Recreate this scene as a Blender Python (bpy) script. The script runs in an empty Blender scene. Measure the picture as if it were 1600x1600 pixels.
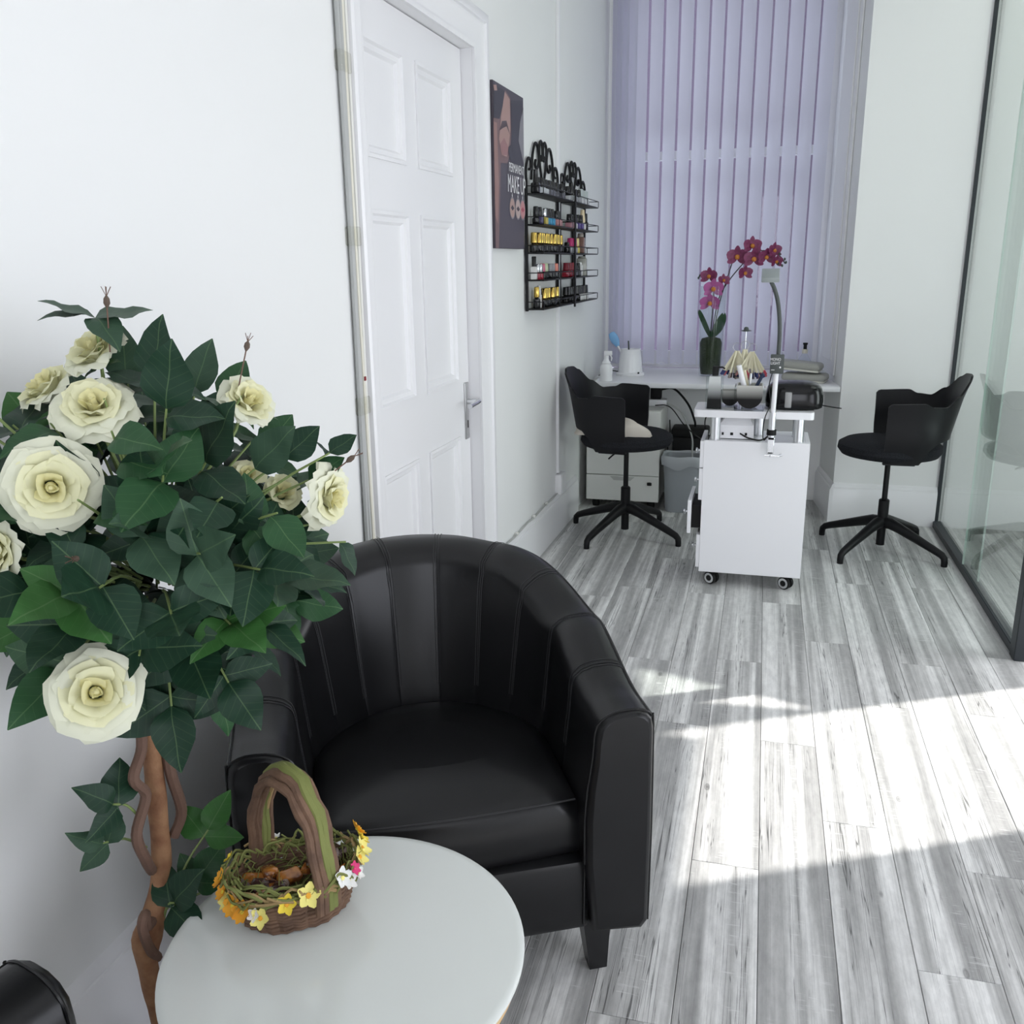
import bpy, bmesh, math, random
from mathutils import Vector, Matrix, Euler
random.seed(7)
R_ = math.radians
sc = bpy.context.scene
COL = sc.collection
# ------------------------------------------------------------------ camera
CAMR = Matrix(((0.96428174, -0.05809365, 0.25842959), (0.26452129, 0.26186944, -0.92814486), (-0.01375549, 0.96335327, 0.26788293)))
cam_d = bpy.data.cameras.new('camera'); cam = bpy.data.objects.new('camera', cam_d); COL.objects.link(cam)
cam_d.sensor_width = 36; cam_d.lens = 1400 / 1600 * 36; cam_d.clip_start = .02
cam.matrix_world = Matrix.Translation((0, 0, 1.45)) @ CAMR.to_4x4()
sc.camera = cam
# ------------------------------------------------------------------ world, sun, window daylight, exposure
w = bpy.data.worlds.new('world'); sc.world = w; w.use_nodes = True
bg = w.node_tree.nodes['Background']; bg.inputs[0].default_value = (.80, .85, 1.0, 1); bg.inputs[1].default_value = 2.5
def light(name, typ, energy, loc, rot, color=(1, 1, 1), **kw):
    d = bpy.data.lights.new(name, typ); d.energy = energy; d.color = color
    for k, v in kw.items(): setattr(d, k, v)
    o = bpy.data.objects.new(name, d); COL.objects.link(o); o.location = loc; o.rotation_euler = rot
    return o
SUN_FROM = Vector((.887, .462, .80)).normalized()
sun = light('sun', 'SUN', 8, (4, 4, 5), (0, 0, 0), (1, .97, .93), angle=R_(.8))
sun.rotation_euler = (-SUN_FROM).to_track_quat('-Z', 'Y').to_euler()
light('daylight_window_right', 'AREA', 19, (2.19, 3.475, 1.25), (0, R_(90), 0), (1, .99, .97), shape='RECTANGLE', size=1.9, size_y=.79)
light('daylight_fill_front', 'AREA', 15, (2.19, .55, 1.05), (0, R_(90), 0), (1, 1, .98), shape='RECTANGLE', size=1.7, size_y=2.2)  # unseen opening, added to give the left wall diffuse light
light('fill_lamp_side_room', 'AREA', 10, (1.6, 4.35, 3.28), (0, 0, 0), (1, .98, .94), shape='RECTANGLE', size=.9, size_y=1.2)  # lamp added to brighten the room seen through the glass
light('daylight_shopfront', 'AREA', 15, (.55, -1.59, 1.35), (R_(90), 0, 0), (1, .99, .95), shape='RECTANGLE', size=1.7, size_y=1.9)
sc.view_settings.view_transform = 'Standard'; sc.view_settings.look = 'None'
sc.view_settings.exposure = 0.02; sc.view_settings.gamma = 1; sc.view_settings.use_curve_mapping = False

# ------------------------------------------------------------------ materials
def nodes(m): return m.node_tree.nodes, m.node_tree.links
def mat(name, col, rough=.5, metal=0, bump=None, spec=.5, var=None, coat=0, alpha=None, sheen=0):
    m = bpy.data.materials.new(name); m.use_nodes = True
    N, L = nodes(m); p = N['Principled BSDF']
    p.inputs['Base Color'].default_value = (*col, 1); p.inputs['Roughness'].default_value = rough
    p.inputs['Metallic'].default_value = metal; p.inputs['Specular IOR Level'].default_value = spec
    p.inputs['Coat Weight'].default_value = coat; p.inputs['Sheen Weight'].default_value = sheen
    if var or bump:
        tc = N.new('ShaderNodeTexCoord')
    if var:                                         # (scale, other colour, sharpness)
        nz = N.new('ShaderNodeTexNoise'); nz.inputs['Scale'].default_value = var[0]; nz.inputs['Detail'].default_value = 5
        L.new(tc.outputs['Object'], nz.inputs['Vector'])
        cr = N.new('ShaderNodeValToRGB'); cr.color_ramp.elements[0].position = .5 - var[2]; cr.color_ramp.elements[1].position = .5 + var[2]
        cr.color_ramp.elements[0].color = (*col, 1); cr.color_ramp.elements[1].color = (*var[1], 1)
        L.new(nz.outputs['Fac'], cr.inputs['Fac']); L.new(cr.outputs['Color'], p.inputs['Base Color'])
    if bump:                                        # (scale, strength, distance)
        nb = N.new('ShaderNodeTexNoise'); nb.inputs['Scale'].default_value = bump[0]; nb.inputs['Detail'].default_value = 4
        L.new(tc.outputs['Object'], nb.inputs['Vector'])
        b = N.new('ShaderNodeBump'); b.inputs['Strength'].default_value = bump[1]; b.inputs['Distance'].default_value = bump[2]
        L.new(nb.outputs['Fac'], b.inputs['Height']); L.new(b.outputs['Normal'], p.inputs['Normal'])
    return m
def clear(name, tint=(1, 1, 1), ior=1.45, rough=0.0):
    m = bpy.data.materials.new(name); m.use_nodes = True; N, L = nodes(m); N.clear()
    o = N.new('ShaderNodeOutputMaterial'); mx = N.new('ShaderNodeMixShader'); lw = N.new('ShaderNodeLayerWeight'); lw.inputs[0].default_value = .5; pw = N.new('ShaderNodeMath'); pw.operation = 'POWER'; pw.inputs[1].default_value = 4.6; L.new(lw.outputs['Facing'], pw.inputs[0])
    r0 = ((ior - 1) / (ior + 1)) ** 2; f = N.new('ShaderNodeMath'); f.operation = 'MULTIPLY_ADD'; f.inputs[1].default_value = 1 - r0; f.inputs[2].default_value = r0; L.new(pw.outputs[0], f.inputs[0])
    t = N.new('ShaderNodeBsdfTransparent'); t.inputs[0].default_value = (*tint, 1)
    g = N.new('ShaderNodeBsdfGlossy'); g.inputs['Roughness'].default_value = rough
    L.new(f.outputs[0], mx.inputs[0]); L.new(t.outputs[0], mx.inputs[1]); L.new(g.outputs[0], mx.inputs[2]); L.new(mx.outputs[0], o.inputs[0])
    return m
def ombre(name, z0, z1, c0, c1, rough=.45):
    m = mat(name, c0, rough, spec=.2); N, L = nodes(m); p = N['Principled BSDF']
    tc = N.new('ShaderNodeTexCoord'); s = N.new('ShaderNodeSeparateXYZ'); r = N.new('ShaderNodeMapRange'); cr = N.new('ShaderNodeValToRGB')
    L.new(tc.outputs['Object'], s.inputs[0]); L.new(s.outputs['Z'], r.inputs['Value'])
    r.inputs['From Min'].default_value = z0; r.inputs['From Max'].default_value = z1
    cr.color_ramp.elements[0].position = .30; cr.color_ramp.elements[0].color = (*c0, 1); cr.color_ramp.elements[1].position = .85; cr.color_ramp.elements[1].color = (*c1, 1)
    L.new(r.outputs[0], cr.inputs[0]); L.new(cr.outputs[0], p.inputs['Base Color'])
    return m
def translucent(name, col, fac=.5):
    m = bpy.data.materials.new(name); m.use_nodes = True; N, L = nodes(m); N.clear()
    o = N.new('ShaderNodeOutputMaterial'); mx = N.new('ShaderNodeMixShader'); mx.inputs[0].default_value = fac
    d = N.new('ShaderNodeBsdfDiffuse'); t = N.new('ShaderNodeBsdfTranslucent')
    for n in (d, t): n.inputs[0].default_value = (*col, 1)
    L.new(d.outputs[0], mx.inputs[1]); L.new(t.outputs[0], mx.inputs[2]); L.new(mx.outputs[0], o.inputs[0])
    return m
def plank_material():
    m = mat('weathered_plank', (.6, .6, .6), .42); N, L = nodes(m); p = N['Principled BSDF']
    tc = N.new('ShaderNodeTexCoord'); oi = N.new('ShaderNodeObjectInfo')
    ad = N.new('ShaderNodeVectorMath'); ad.operation = 'ADD'
    mu = N.new('ShaderNodeVectorMath'); mu.operation = 'SCALE'; mu.inputs[0].default_value = (37, 91, 13)
    L.new(oi.outputs['Random'], mu.inputs['Scale']); L.new(tc.outputs['Object'], ad.inputs[0]); L.new(mu.outputs[0], ad.inputs[1])
    def noise(sx, sy, detail, rough=.55, dist=0.0):
        mp = N.new('ShaderNodeMapping'); mp.inputs['Scale'].default_value = (sx, sy, 1)
        n = N.new('ShaderNodeTexNoise'); n.inputs['Scale'].default_value = 1; n.inputs['Detail'].default_value = detail
        n.inputs['Roughness'].default_value = rough; n.inputs['Distortion'].default_value = dist
        L.new(ad.outputs[0], mp.inputs[0]); L.new(mp.outputs[0], n.inputs['Vector']); return n.outputs['Fac']
    def ramp(src, stops):
        r = N.new('ShaderNodeValToRGB'); e = r.color_ramp.elements
        e[0].position, e[0].color = stops[0][0], (*stops[0][1], 1); e[1].position, e[1].color = stops[-1][0], (*stops[-1][1], 1)
        for q, c in stops[1:-1]:
            x = e.new(q); x.color = (*c, 1)
        L.new(src, r.inputs[0]); return r.outputs[0]
    def mix(a, b, fac, typ='MIX'):
        x = N.new('ShaderNodeMix'); x.data_type = 'RGBA'; x.blend_type = typ
        for s, v in ((x.inputs[6], a), (x.inputs[7], b), (x.inputs[0], fac)):
            if isinstance(v, (int, float)): s.default_value = v
            elif isinstance(v, tuple): s.default_value = (*v, 1)
            else: L.new(v, s)
        return x.outputs[2]
    g = lambda v: (v, v, v * .995)
    broad = ramp(noise(20, .5, 2.5, .5, .5), ((.34, g(.37)), (.46, g(.48)), (.55, g(.69)), (.64, g(.84))))
    mott = ramp(noise(55, 16, 6, .7), ((.35, g(.62)), (.62, g(1.0))))
    c = mix(broad, mott, .5, 'MULTIPLY')
    fine = ramp(noise(150, 2.2, 4, .6, .8), ((.35, g(.62)), (.52, g(1.0))))
    c = mix(c, fine, .4, 'MULTIPLY')
    cracks = ramp(noise(62, .9, 2, .5, 1.5), ((.482, g(1.0)), (.496, g(.22)), (.504, g(.22)), (.518, g(1.0))))
    cmask = ramp(noise(13, .7, 1, .5), ((.46, g(0)), (.56, g(.9))))
    c = mix(c, mix(g(1.0), cracks, cmask), 1.0, 'MULTIPLY')
    saw = ramp(noise(14, 130, 3, .7), ((.58, g(0)), (.66, g(.5))))
    smask = ramp(noise(14, 1.3, 2, .5), ((.52, g(0)), (.6, g(1.0))))
    sm = N.new('ShaderNodeMath'); sm.operation = 'MULTIPLY'; L.new(saw, sm.inputs[0]); L.new(smask, sm.inputs[1])
    c = mix(c, g(.74), sm.outputs[0])
    # knots
    mp = N.new('ShaderNodeMapping'); mp.inputs['Scale'].default_value = (6.5, 2.6, 1); L.new(ad.outputs[0], mp.inputs[0])
    v = N.new('ShaderNodeTexVoronoi'); v.inputs['Scale'].default_value = 1; v.inputs['Randomness'].default_value = 1; L.new(mp.outputs[0], v.inputs['Vector'])
    kn = ramp(v.outputs['Distance'], ((.012, g(.2)), (.03, g(.6)), (.038, g(.35)), (.055, g(1.0))))
    c = mix(c, kn, .75, 'MULTIPLY')
    L.new(c, p.inputs['Base Color'])
    return m
M = {}
M['wall'] = mat('wall_paint', (.80, .81, .80), .55, var=(.9, (.83, .835, .825), .3), bump=(60, .06, .002))
M['gloss_white'] = mat('gloss_white_paint', (.82, .82, .83), .28)
M['ceiling'] = mat('ceiling_paint', (.85, .85, .84), .7)
M['plank'] = plank_material()
M['sub'] = mat('subfloor', (.12, .12, .12), .8)
M['white'] = mat('white_laminate', (.84, .84, .86), .3)
M['offwhite'] = mat('offwhite_laminate', (.72, .72, .69), .4)
M['sill'] = mat('white_sill_board', (.82, .82, .84), .25)
M['leather'] = mat('black_leather', (.0055, .0055, .0062), .31, bump=(240, .10, .0012), spec=.36, var=(9, (.008, .008, .009), .25))
M['stitch'] = mat('black_stitching', (.02, .02, .022), .6)
M['blackwood'] = mat('black_stained_wood', (.008, .008, .009), .3)
M['shell'] = mat('black_plastic_shell', (.007, .007, .0085), .45, spec=.25)
M['seatcloth'] = mat('charcoal_wool', (.012, .0125, .015), .9, bump=(420, .5, .002), spec=.15, var=(160, (.022, .023, .027), .12))
M['blackmetal'] = mat('black_powder_coat', (.006, .006, .007), .42, spec=.25)
M['rack'] = mat('black_rack_metal', (.006, .006, .007), .5, spec=.3)
M['anth'] = mat('anthracite_frame', (.030, .036, .041), .45, spec=.3)
M['glass'] = clear('partition_glass', (.925, .965, .945), 1.52)
M['wglass'] = clear('window_glass', (.95, .97, .97), 1.45)
M['acrylic'] = clear('clear_acrylic', (.93, .95, .95), 1.4, .02)
M['vase'] = clear('vase_glass', (.95, .97, .97), 1.35)
M['chrome'] = mat('chrome', (.75, .76, .78), .18, 1)
M['alu'] = mat('brushed_aluminium', (.72, .73, .75), .32, 1)
M['cable'] = mat('black_cable', (.008, .008, .008), .5, spec=.3)
M['cablew'] = mat('white_cable', (.72, .72, .68), .5)
M['cableg'] = mat('grey_cable', (.42, .43, .42), .5)
M['cream'] = mat('cream_cable', (.70, .68, .58), .45)
M['tape'] = clear('clear_tape', (.93, .93, .9), 1.35, .15)
M['slat'] = translucent('blind_fabric', (.78, .78, .86), .5)
M['bin'] = mat('grey_plastic', (.33, .35, .37), .45)
M['liner'] = mat('bin_liner', (.42, .44, .46), .35)
M['black'] = mat('black_gloss', (.004, .004, .005), .18, spec=.35)
M['blackmatt'] = mat('black_matt', (.008, .008, .008), .6, spec=.25)
M['greypl'] = mat('grey_lamp_plastic', (.30, .33, .33), .4)
M['greydk'] = mat('dark_grey_plastic', (.055, .065, .062), .5)
M['towel'] = mat('ecru_towel', (.66, .61, .54), .95, bump=(300, .6, .003))
M['pad'] = mat('grey_vinyl_pad', (.34, .34, .31), .5)
M['wood'] = mat('pale_beech', (.62, .42, .20), .45, var=(12, (.68, .48, .25), .25))
M['tabletop'] = mat('white_table_glass', (.74, .77, .74), .13, spec=.6)
M['bark'] = mat('brown_bark', (.20, .085, .04), .75, var=(26, (.34, .18, .09), .16), bump=(60, .5, .006))
M['vine'] = mat('brown_vine', (.15, .085, .06), .8, bump=(90, .5, .004))
M['stem'] = mat('green_stem', (.20, .27, .09), .6)
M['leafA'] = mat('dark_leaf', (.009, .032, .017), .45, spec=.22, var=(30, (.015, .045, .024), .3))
M['leafB'] = mat('mid_leaf', (.018, .062, .024), .45, spec=.22, var=(30, (.026, .080, .03), .3))
M['leafC'] = mat('grey_green_leaf', (.042, .085, .05), .5, spec=.22, var=(30, (.03, .065, .04), .3))
M['leafD'] = mat('fresh_leaf', (.038, .125, .028), .45, spec=.22, var=(30, (.03, .10, .024), .3))
for _k in ('leafA', 'leafB', 'leafC', 'leafD'):
    N, L = nodes(M[_k]); p = N['Principled BSDF']; src = p.inputs['Base Color'].links[0].from_socket
    tc = N.new('ShaderNodeTexCoord'); sp_ = N.new('ShaderNodeSeparateXYZ'); L.new(tc.outputs['Object'], sp_.inputs[0])
    def mth(op, a, b_=None):
        n = N.new('ShaderNodeMath'); n.operation = op
        for i_, v_ in enumerate((a, b_)):
            if v_ is None: continue
            if isinstance(v_, (int, float)): n.inputs[i_].default_value = v_
            else: L.new(v_, n.inputs[i_])
        return n.outputs[0]
    ay = mth('ABSOLUTE', sp_.outputs['Y']); rib = mth('LESS_THAN', ay, .0007)
    side = mth('LESS_THAN', mth('FRACT', mth('DIVIDE', mth('SUBTRACT', sp_.outputs['X'], mth('MULTIPLY', ay, .75)), .011)), .07)
    fac = mth('MAXIMUM', mth('MULTIPLY', rib, .4), mth('MULTIPLY', side, .12))
    mx = N.new('ShaderNodeMix'); mx.data_type = 'RGBA'; L.new(fac, mx.inputs[0]); L.new(src, mx.inputs[6]); mx.inputs[7].default_value = (.12, .20, .09, 1); L.new(mx.outputs[2], p.inputs['Base Color'])
M['petal0'] = translucent('rose_heart_petal', (.84, .80, .46), .25)
M['petal1'] = translucent('rose_inner_petal', (.86, .85, .58), .25)
M['petal2'] = translucent('rose_outer_petal', (.86, .87, .70), .25)
M['bud'] = mat('dry_bud', (.10, .07, .05), .7)
M['pot'] = mat('pot_grey', (.10, .10, .10), .6)
M['orchid'] = mat('orchid_petal', (.26, .045, .14), .5, var=(60, (.15, .012, .06), .22))
M['orchidp'] = mat('orchid_petal_pink', (.42, .10, .30), .5)
M['lip'] = mat('orchid_lip', (.55, .20, .03), .5)
M['oleaf'] = mat('orchid_leaf', (.02, .06, .025), .35)
M['moss'] = mat('dark_moss', (.016, .026, .012), .8, var=(50, (.035, .05, .02), .2), bump=(120, .6, .01))
M['twig'] = mat('basket_twig', (.10, .055, .035), .8, var=(30, (.20, .115, .07), .2), bump=(160, .5, .003))
M['straw'] = mat('green_straw', (.23, .25, .075), .8, var=(14, (.14, .16, .04), .3))
M['straw2'] = mat('tan_straw', (.36, .25, .11), .8)
M['yellow'] = mat('yellow_flower', (.85, .66, .06), .7)
M['paleyellow'] = mat('pale_yellow_flower', (.88, .80, .25), .7)
M['orange'] = mat('orange_flower', (.85, .40, .03), .7)
M['whitefl'] = mat('white_flower', (.85, .85, .82), .7)
M['pinkfl'] = mat('pink_flower', (.75, .06, .22), .7)
M['amber'] = mat('amber_wrapper', (.45, .17, .03), .22, var=(60, (.16, .05, .015), .1), coat=.6)
M['choc'] = mat('brown_wrapper', (.05, .022, .02), .25, var=(70, (.26, .19, .17), .05), coat=.5)
M['blue'] = mat('blue_bristle', (.20, .42, .70), .6)
M['red'] = mat('red_spot', (.25, .01, .02), .5)
M['steel'] = mat('steel', (.55, .55, .55), .3, 1)
def cm(name, col, rough=.3, metal=0):
    k = 'c_' + name
    if k not in M: M[k] = mat(name, col, rough, metal)
    return M[k]

# ------------------------------------------------------------------ mesh helpers
class MB:
    def __init__(s): s.v = []; s.f = []
    def add(s, vs, fs, T=None):
        o = len(s.v)
        s.v += [tuple(T @ Vector(p)) for p in vs] if T is not None else [tuple(p) for p in vs]
        s.f += [tuple(i + o for i in f) for f in fs]; return s
    def box(s, x0, x1, y0, y1, z0, z1, bev=0, seg=2, T=None):
        if bev <= 0:
            vs = [(x, y, z) for x in (x0, x1) for y in (y0, y1) for z in (z0, z1)]
            return s.add(vs, [(0, 1, 3, 2), (4, 6, 7, 5), (0, 4, 5, 1), (2, 3, 7, 6), (0, 2, 6, 4), (1, 5, 7, 3)], T)
        bm = bmesh.new(); bmesh.ops.create_cube(bm, size=1)
        bmesh.ops.scale(bm, vec=(x1 - x0, y1 - y0, z1 - z0), verts=bm.verts)
        bmesh.ops.translate(bm, vec=((x0 + x1) / 2, (y0 + y1) / 2, (z0 + z1) / 2), verts=bm.verts)
        bmesh.ops.bevel(bm, geom=bm.edges[:], offset=bev, segments=seg, affect='EDGES', profile=.5, clamp_overlap=True)
        bm.verts.index_update()
        s.add([v.co[:] for v in bm.verts], [[v.index for v in f.verts] for f in bm.faces], T); bm.free(); return s
    def tube(s, pts, r, n=8, cap=True, T=None, flat=1.0):
        pts = [Vector(p) for p in pts]; k = len(pts); rs = r if isinstance(r, (list, tuple)) else [r] * k
        t0 = (pts[1] - pts[0]).normalized(); up = Vector((0, 0, 1)) if abs(t0.z) < .9 else Vector((1, 0, 0))
        nrm = (up - t0 * up.dot(t0)).normalized(); vs = []; fs = []
        for i, p in enumerate(pts):
            t = (pts[min(i + 1, k - 1)] - pts[max(i - 1, 0)])
            t = t.normalized() if t.length > 1e-9 else t0
            nrm = nrm - t * nrm.dot(t); nrm = nrm.normalized() if nrm.length > 1e-6 else t.orthogonal().normalized()
            b = t.cross(nrm)
            for j in range(n):
                a = 2 * math.pi * j / n; vs.append(p + (nrm * math.cos(a) * flat + b * math.sin(a)) * rs[i])
        for i in range(k - 1):
            for j in range(n):
                fs.append((i * n + j, i * n + (j + 1) % n, (i + 1) * n + (j + 1) % n, (i + 1) * n + j))
        if cap: fs.append(tuple(range(n - 1, -1, -1))); fs.append(tuple((k - 1) * n + j for j in range(n)))
        return s.add(vs, fs, T)
    def lathe(s, prof, n=20, T=None, sx=1, sy=1, cap=True):
        vs = []; fs = []; k = len(prof)
        for r, z in prof:
            for j in range(n):
                a = 2 * math.pi * j / n; vs.append((r * math.cos(a) * sx, r * math.sin(a) * sy, z))
        for i in range(k - 1):
            for j in range(n): fs.append((i * n + j, i * n + (j + 1) % n, (i + 1) * n + (j + 1) % n, (i + 1) * n + j))
        if cap: fs.append(tuple(range(n - 1, -1, -1))); fs.append(tuple((k - 1) * n + j for j in range(n)))
        return s.add(vs, fs, T)
    def prism(s, poly, z0, z1, T=None):
        n = len(poly); vs = [(x, y, z0) for x, y in poly] + [(x, y, z1) for x, y in poly]
        fs = [tuple(range(n - 1, -1, -1)), tuple(range(n, 2 * n))] + [(i, (i + 1) % n, n + (i + 1) % n, n + i) for i in range(n)]
        return s.add(vs, fs, T)
    def grid(s, rows, T=None, closed=False):
        k = len(rows); n = len(rows[0]); vs = [p for r in rows for p in r]; fs = []
        for i in range(k - 1):
            for j in range(n if closed else n - 1):
                fs.append((i * n + j, i * n + (j + 1) % n, (i + 1) * n + (j + 1) % n, (i + 1) * n + j))
        return s.add(vs, fs, T)
    def mesh(s, name, m, smooth=True, ang=38, fix=True):
        me = bpy.data.meshes.new(name); me.from_pydata(s.v, [], s.f); me.validate()
        if fix:
            bm = bmesh.new(); bm.from_mesh(me); bmesh.ops.recalc_face_normals(bm, faces=bm.faces); bm.to_mesh(me); bm.free()
        me.materials.append(m)
        if smooth:
            me.polygons.foreach_set('use_smooth', [True] * len(me.polygons)); me.set_sharp_from_angle(angle=R_(ang))
        me.update(); return me
    def build(s, name, m, parent=None, smooth=True, ang=38, loc=None, rot=None):
        return link(name, s.mesh(name, m, smooth, ang), parent, loc, rot)
def link(name, data, parent=None, loc=None, rot=None, scale=None):
    o = bpy.data.objects.new(name, data); COL.objects.link(o)
    if parent: o.parent = parent
    if loc is not None: o.location = loc
    if rot is not None: o.rotation_euler = rot
    if scale is not None: o.scale = scale
    return o
def tag(o, label, cat, group=None, kind=None):
    o['label'] = label; o['category'] = cat
    if group: o['group'] = group
    if kind: o['kind'] = kind
    return o
def thing(name, label, cat, loc=(0, 0, 0), rot=(0, 0, 0), group=None, kind=None):
    return tag(link(name, None, None, loc, rot), label, cat, group, kind)
def copy_tree(o, parent=None):
    c = o.copy(); COL.objects.link(c)
    if parent: c.parent = parent
    for ch in list(o.children): copy_tree(ch, c)
    return c
def smooth(a, b, x):
    t = max(0, min(1, (x - a) / (b - a))); return t * t * (3 - 2 * t)
def interp(tab, x):
    if x <= tab[0][0]: return tab[0][1]
    for (a, p), (b, q) in zip(tab, tab[1:]):
        if x <= b: return p + (q - p) * smooth(0, 1, (x - a) / (b - a))
    return tab[-1][1]
def spline(pts, n=6):
    P = [Vector(p) for p in pts]; P = [P[0] * 2 - P[1]] + P + [P[-1] * 2 - P[-2]]; out = []
    for i in range(1, len(P) - 2):
        for k in range(n):
            t = k / n; a, b, c, d = P[i - 1], P[i], P[i + 1], P[i + 2]
            out.append(.5 * ((2 * b) + (c - a) * t + (2 * a - 5 * b + 4 * c - d) * t * t + (3 * b - a - 3 * c + d) * t ** 3))
    out.append(P[-2]); return out
def text_mesh(body, size, m, extrude=.0002):
    cu = bpy.data.curves.new('lettering', 'FONT'); cu.body = body; cu.size = size; cu.extrude = extrude; cu.align_x = 'CENTER'
    o = bpy.data.objects.new('lettering', cu); COL.objects.link(o)
    me = bpy.data.meshes.new_from_object(o.evaluated_get(bpy.context.evaluated_depsgraph_get()))
    bpy.data.objects.remove(o); bpy.data.curves.remove(cu); me.materials.clear(); me.materials.append(m); return me
# frame of the slightly skewed left wall: x = distance out of the wall, y = along the wall (away from the camera)
WA = -math.atan(.0205); WO = Vector((-1.035, 5.2, 0)); WROT = (0, 0, WA)
WT = Matrix.Translation(WO) @ Matrix.Rotation(WA, 4, 'Z')
def wl(d, s, z): return WT @ Vector((d, s, z))
CEIL = 3.3

# ================================================================== structure
def structure(name, mb, m, label, cat, loc=None, rot=None, ang=38):
    return tag(mb.build(name, m, None, True, ang, loc, rot), label, cat, kind='structure')
b = MB(); b.box(-1.3, 2.35, -1.75, 6.0, -.08, -.006)
floor = structure('floor', b, M['sub'], 'grey and white weathered wood plank floor', 'floor')
PW = .163; X0 = .0666 - PW * 8; joints = {6: 3.89, 5: 3.14, 7: 3.20, 8: 2.62, 9: 3.45, 10: 2.95, 11: 2.1, 4: 3.9}
pm = {}
def plank_mesh(x0, x1, y0, y1):
    key = (round(x1 - x0, 3), round(y1 - y0, 3))
    if key not in pm:
        h, l = (x1 - x0) / 2, (y1 - y0) / 2; e = .0011; q = .0006
        vs = [(-h + q, -l + q, -.006), (h - q, -l + q, -.006), (h - q, l - q, -.006), (-h + q, l - q, -.006),
              (-h + q, -l + q, -e), (h - q, -l + q, -e), (h - q, l - q, -e), (-h + q, l - q, -e),
              (-h + q + e, -l + q + e, 0), (h - q - e, -l + q + e, 0), (h - q - e, l - q - e, 0), (-h + q + e, l - q - e, 0)]
        fs = [(8, 9, 10, 11)] + [(i, (i + 1) % 4, 4 + (i + 1) % 4, 4 + i) for i in range(4)] + [(4 + i, 4 + (i + 1) % 4, 8 + (i + 1) % 4, 8 + i) for i in range(4)]
        pm[key] = MB().add(vs, fs).mesh('plank', M['plank'], False)
    return pm[key]
for c in range(21):
    x0, x1 = X0 + c * PW, min(X0 + (c + 1) * PW, 2.2)
    j = joints.get(c, random.uniform(0, 1.22)); y = j - 1.22 * math.ceil((j + 1.6) / 1.22)
    while y < 5.69:
        a, bb = max(y, -1.6), min(y + 1.22, 5.69)
        if bb - a > .03: link('plank', plank_mesh(x0, x1, a, bb), floor, ((x0 + x1) / 2, (a + bb) / 2, 0))
        y += 1.22
structure('ceiling', MB().box(-1.4, 2.35, -1.75, 6.3, CEIL, CEIL + .1), M['ceiling'], 'plain white ceiling over the salon', 'ceiling')
DL, DR, DZ = -2.745, -1.80, 2.20                     # door opening along the wall
b = MB().box(-.15, 0, -7.1, DL - .012, 0, CEIL).box(-.15, 0, DR + .012, .87, 0, CEIL).box(-.15, 0, DL - .012, DR + .012, DZ + .012, CEIL)
structure('wall_left', b, M['wall'], 'long white painted wall with the panelled door', 'wall', WO, WROT)
b = MB().prism([(.435, 5.25), (2.35, 5.25), (2.35, 6.3), (.34, 6.3), (.34, 6.06)], 0, CEIL)
b.box(-1.16, .40, 5.695, 6.3, 0, .734).box(-1.16, .36, 6.03, 6.3, 3.18, CEIL)
structure('wall_back', b, M['wall'], 'white end wall with the deep splayed window recess', 'wall')
MAUVE = mat('mauve_render', (.16, .12, .17), .8)
structure('wall_opposite', MB().box(-6, .36, 9.2, 9.6, 0, 4.2), MAUVE, 'mauve house front across the lane outside the window', 'wall')
structure('wall_sun_block', MB().box(.37, 2.35, 6.31, 9.6, 0, 8.0), MAUVE, 'made-up outer wall that keeps the sun off the blind', 'wall')  # unseen block added to stop direct sun hitting the blind from behind
b = MB().box(2.2, 2.35, -1.75, -.55, 0, CEIL).box(2.2, 2.35, 1.65, 3.08, 0, CEIL)
YZ = Matrix(((0, 0, 1, 0), (1, 0, 0, 0), (0, 1, 0, 0), (0, 0, 0, 1)))
b.prism([(3.87, 0), (5.25, 0), (5.25, 2.336), (4.40, 2.336), (3.893, 1.772), (3.87, 1.772)], 2.2, 2.22, YZ).prism([(3.87, 1.772), (3.893, 1.772), (4.137, 2.287), (4.40, 2.336), (5.25, 2.336), (5.25, CEIL), (3.87, CEIL)], 2.2, 2.22, YZ)  # triangular opening shaped only to throw the bright wedge onto the floor
b.box(2.2, 2.35, -.55, 1.65, 0, .2).box(2.2, 2.35, -.55, 1.65, 1.95, CEIL).box(2.2, 2.35, 3.08, 3.87, 0, .2).box(2.2, 2.35, 3.08, 3.87, 2.22, CEIL)
structure('wall_right', b, M['wall'], 'white side wall with a street window and openings added for light', 'wall')
b = MB().box(-1.4, -.3, -1.75, -1.6, 0, CEIL).box(1.4, 2.2, -1.75, -1.6, 0, CEIL).box(-.3, 1.4, -1.75, -1.6, 2.3, CEIL).box(-.3, 1.4, -1.75, -1.6, 0, .4)
structure('wall_front', b, M['wall'], 'white shopfront wall behind the viewer', 'wall')
def skirting(mb, x0, x1, T=None):                    # along local y, profile in x (out) z
    prof = [(0, 0), (.022, 0), (.022, .185), (.017, .196), (.013, .198), (.013, .204), (.008, .218), (0, .224)]
    mb.grid([[(px, x0, pz) for px, pz in prof], [(px, x1, pz) for px, pz in prof]], T)
    mb.add([(px, x1, pz) for px, pz in prof], [tuple(range(len(prof)))], T); mb.add([(px, x0, pz) for px, pz in prof], [tuple(range(len(prof)))], T)
b = MB(); skirting(b, -1.655, -.06); skirting(b, -7.0, -2.90)
structure('baseboard_left', b, M['gloss_white'], 'tall white moulded skirting along the left wall', 'skirting', WO, WROT)
b = MB()
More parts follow.
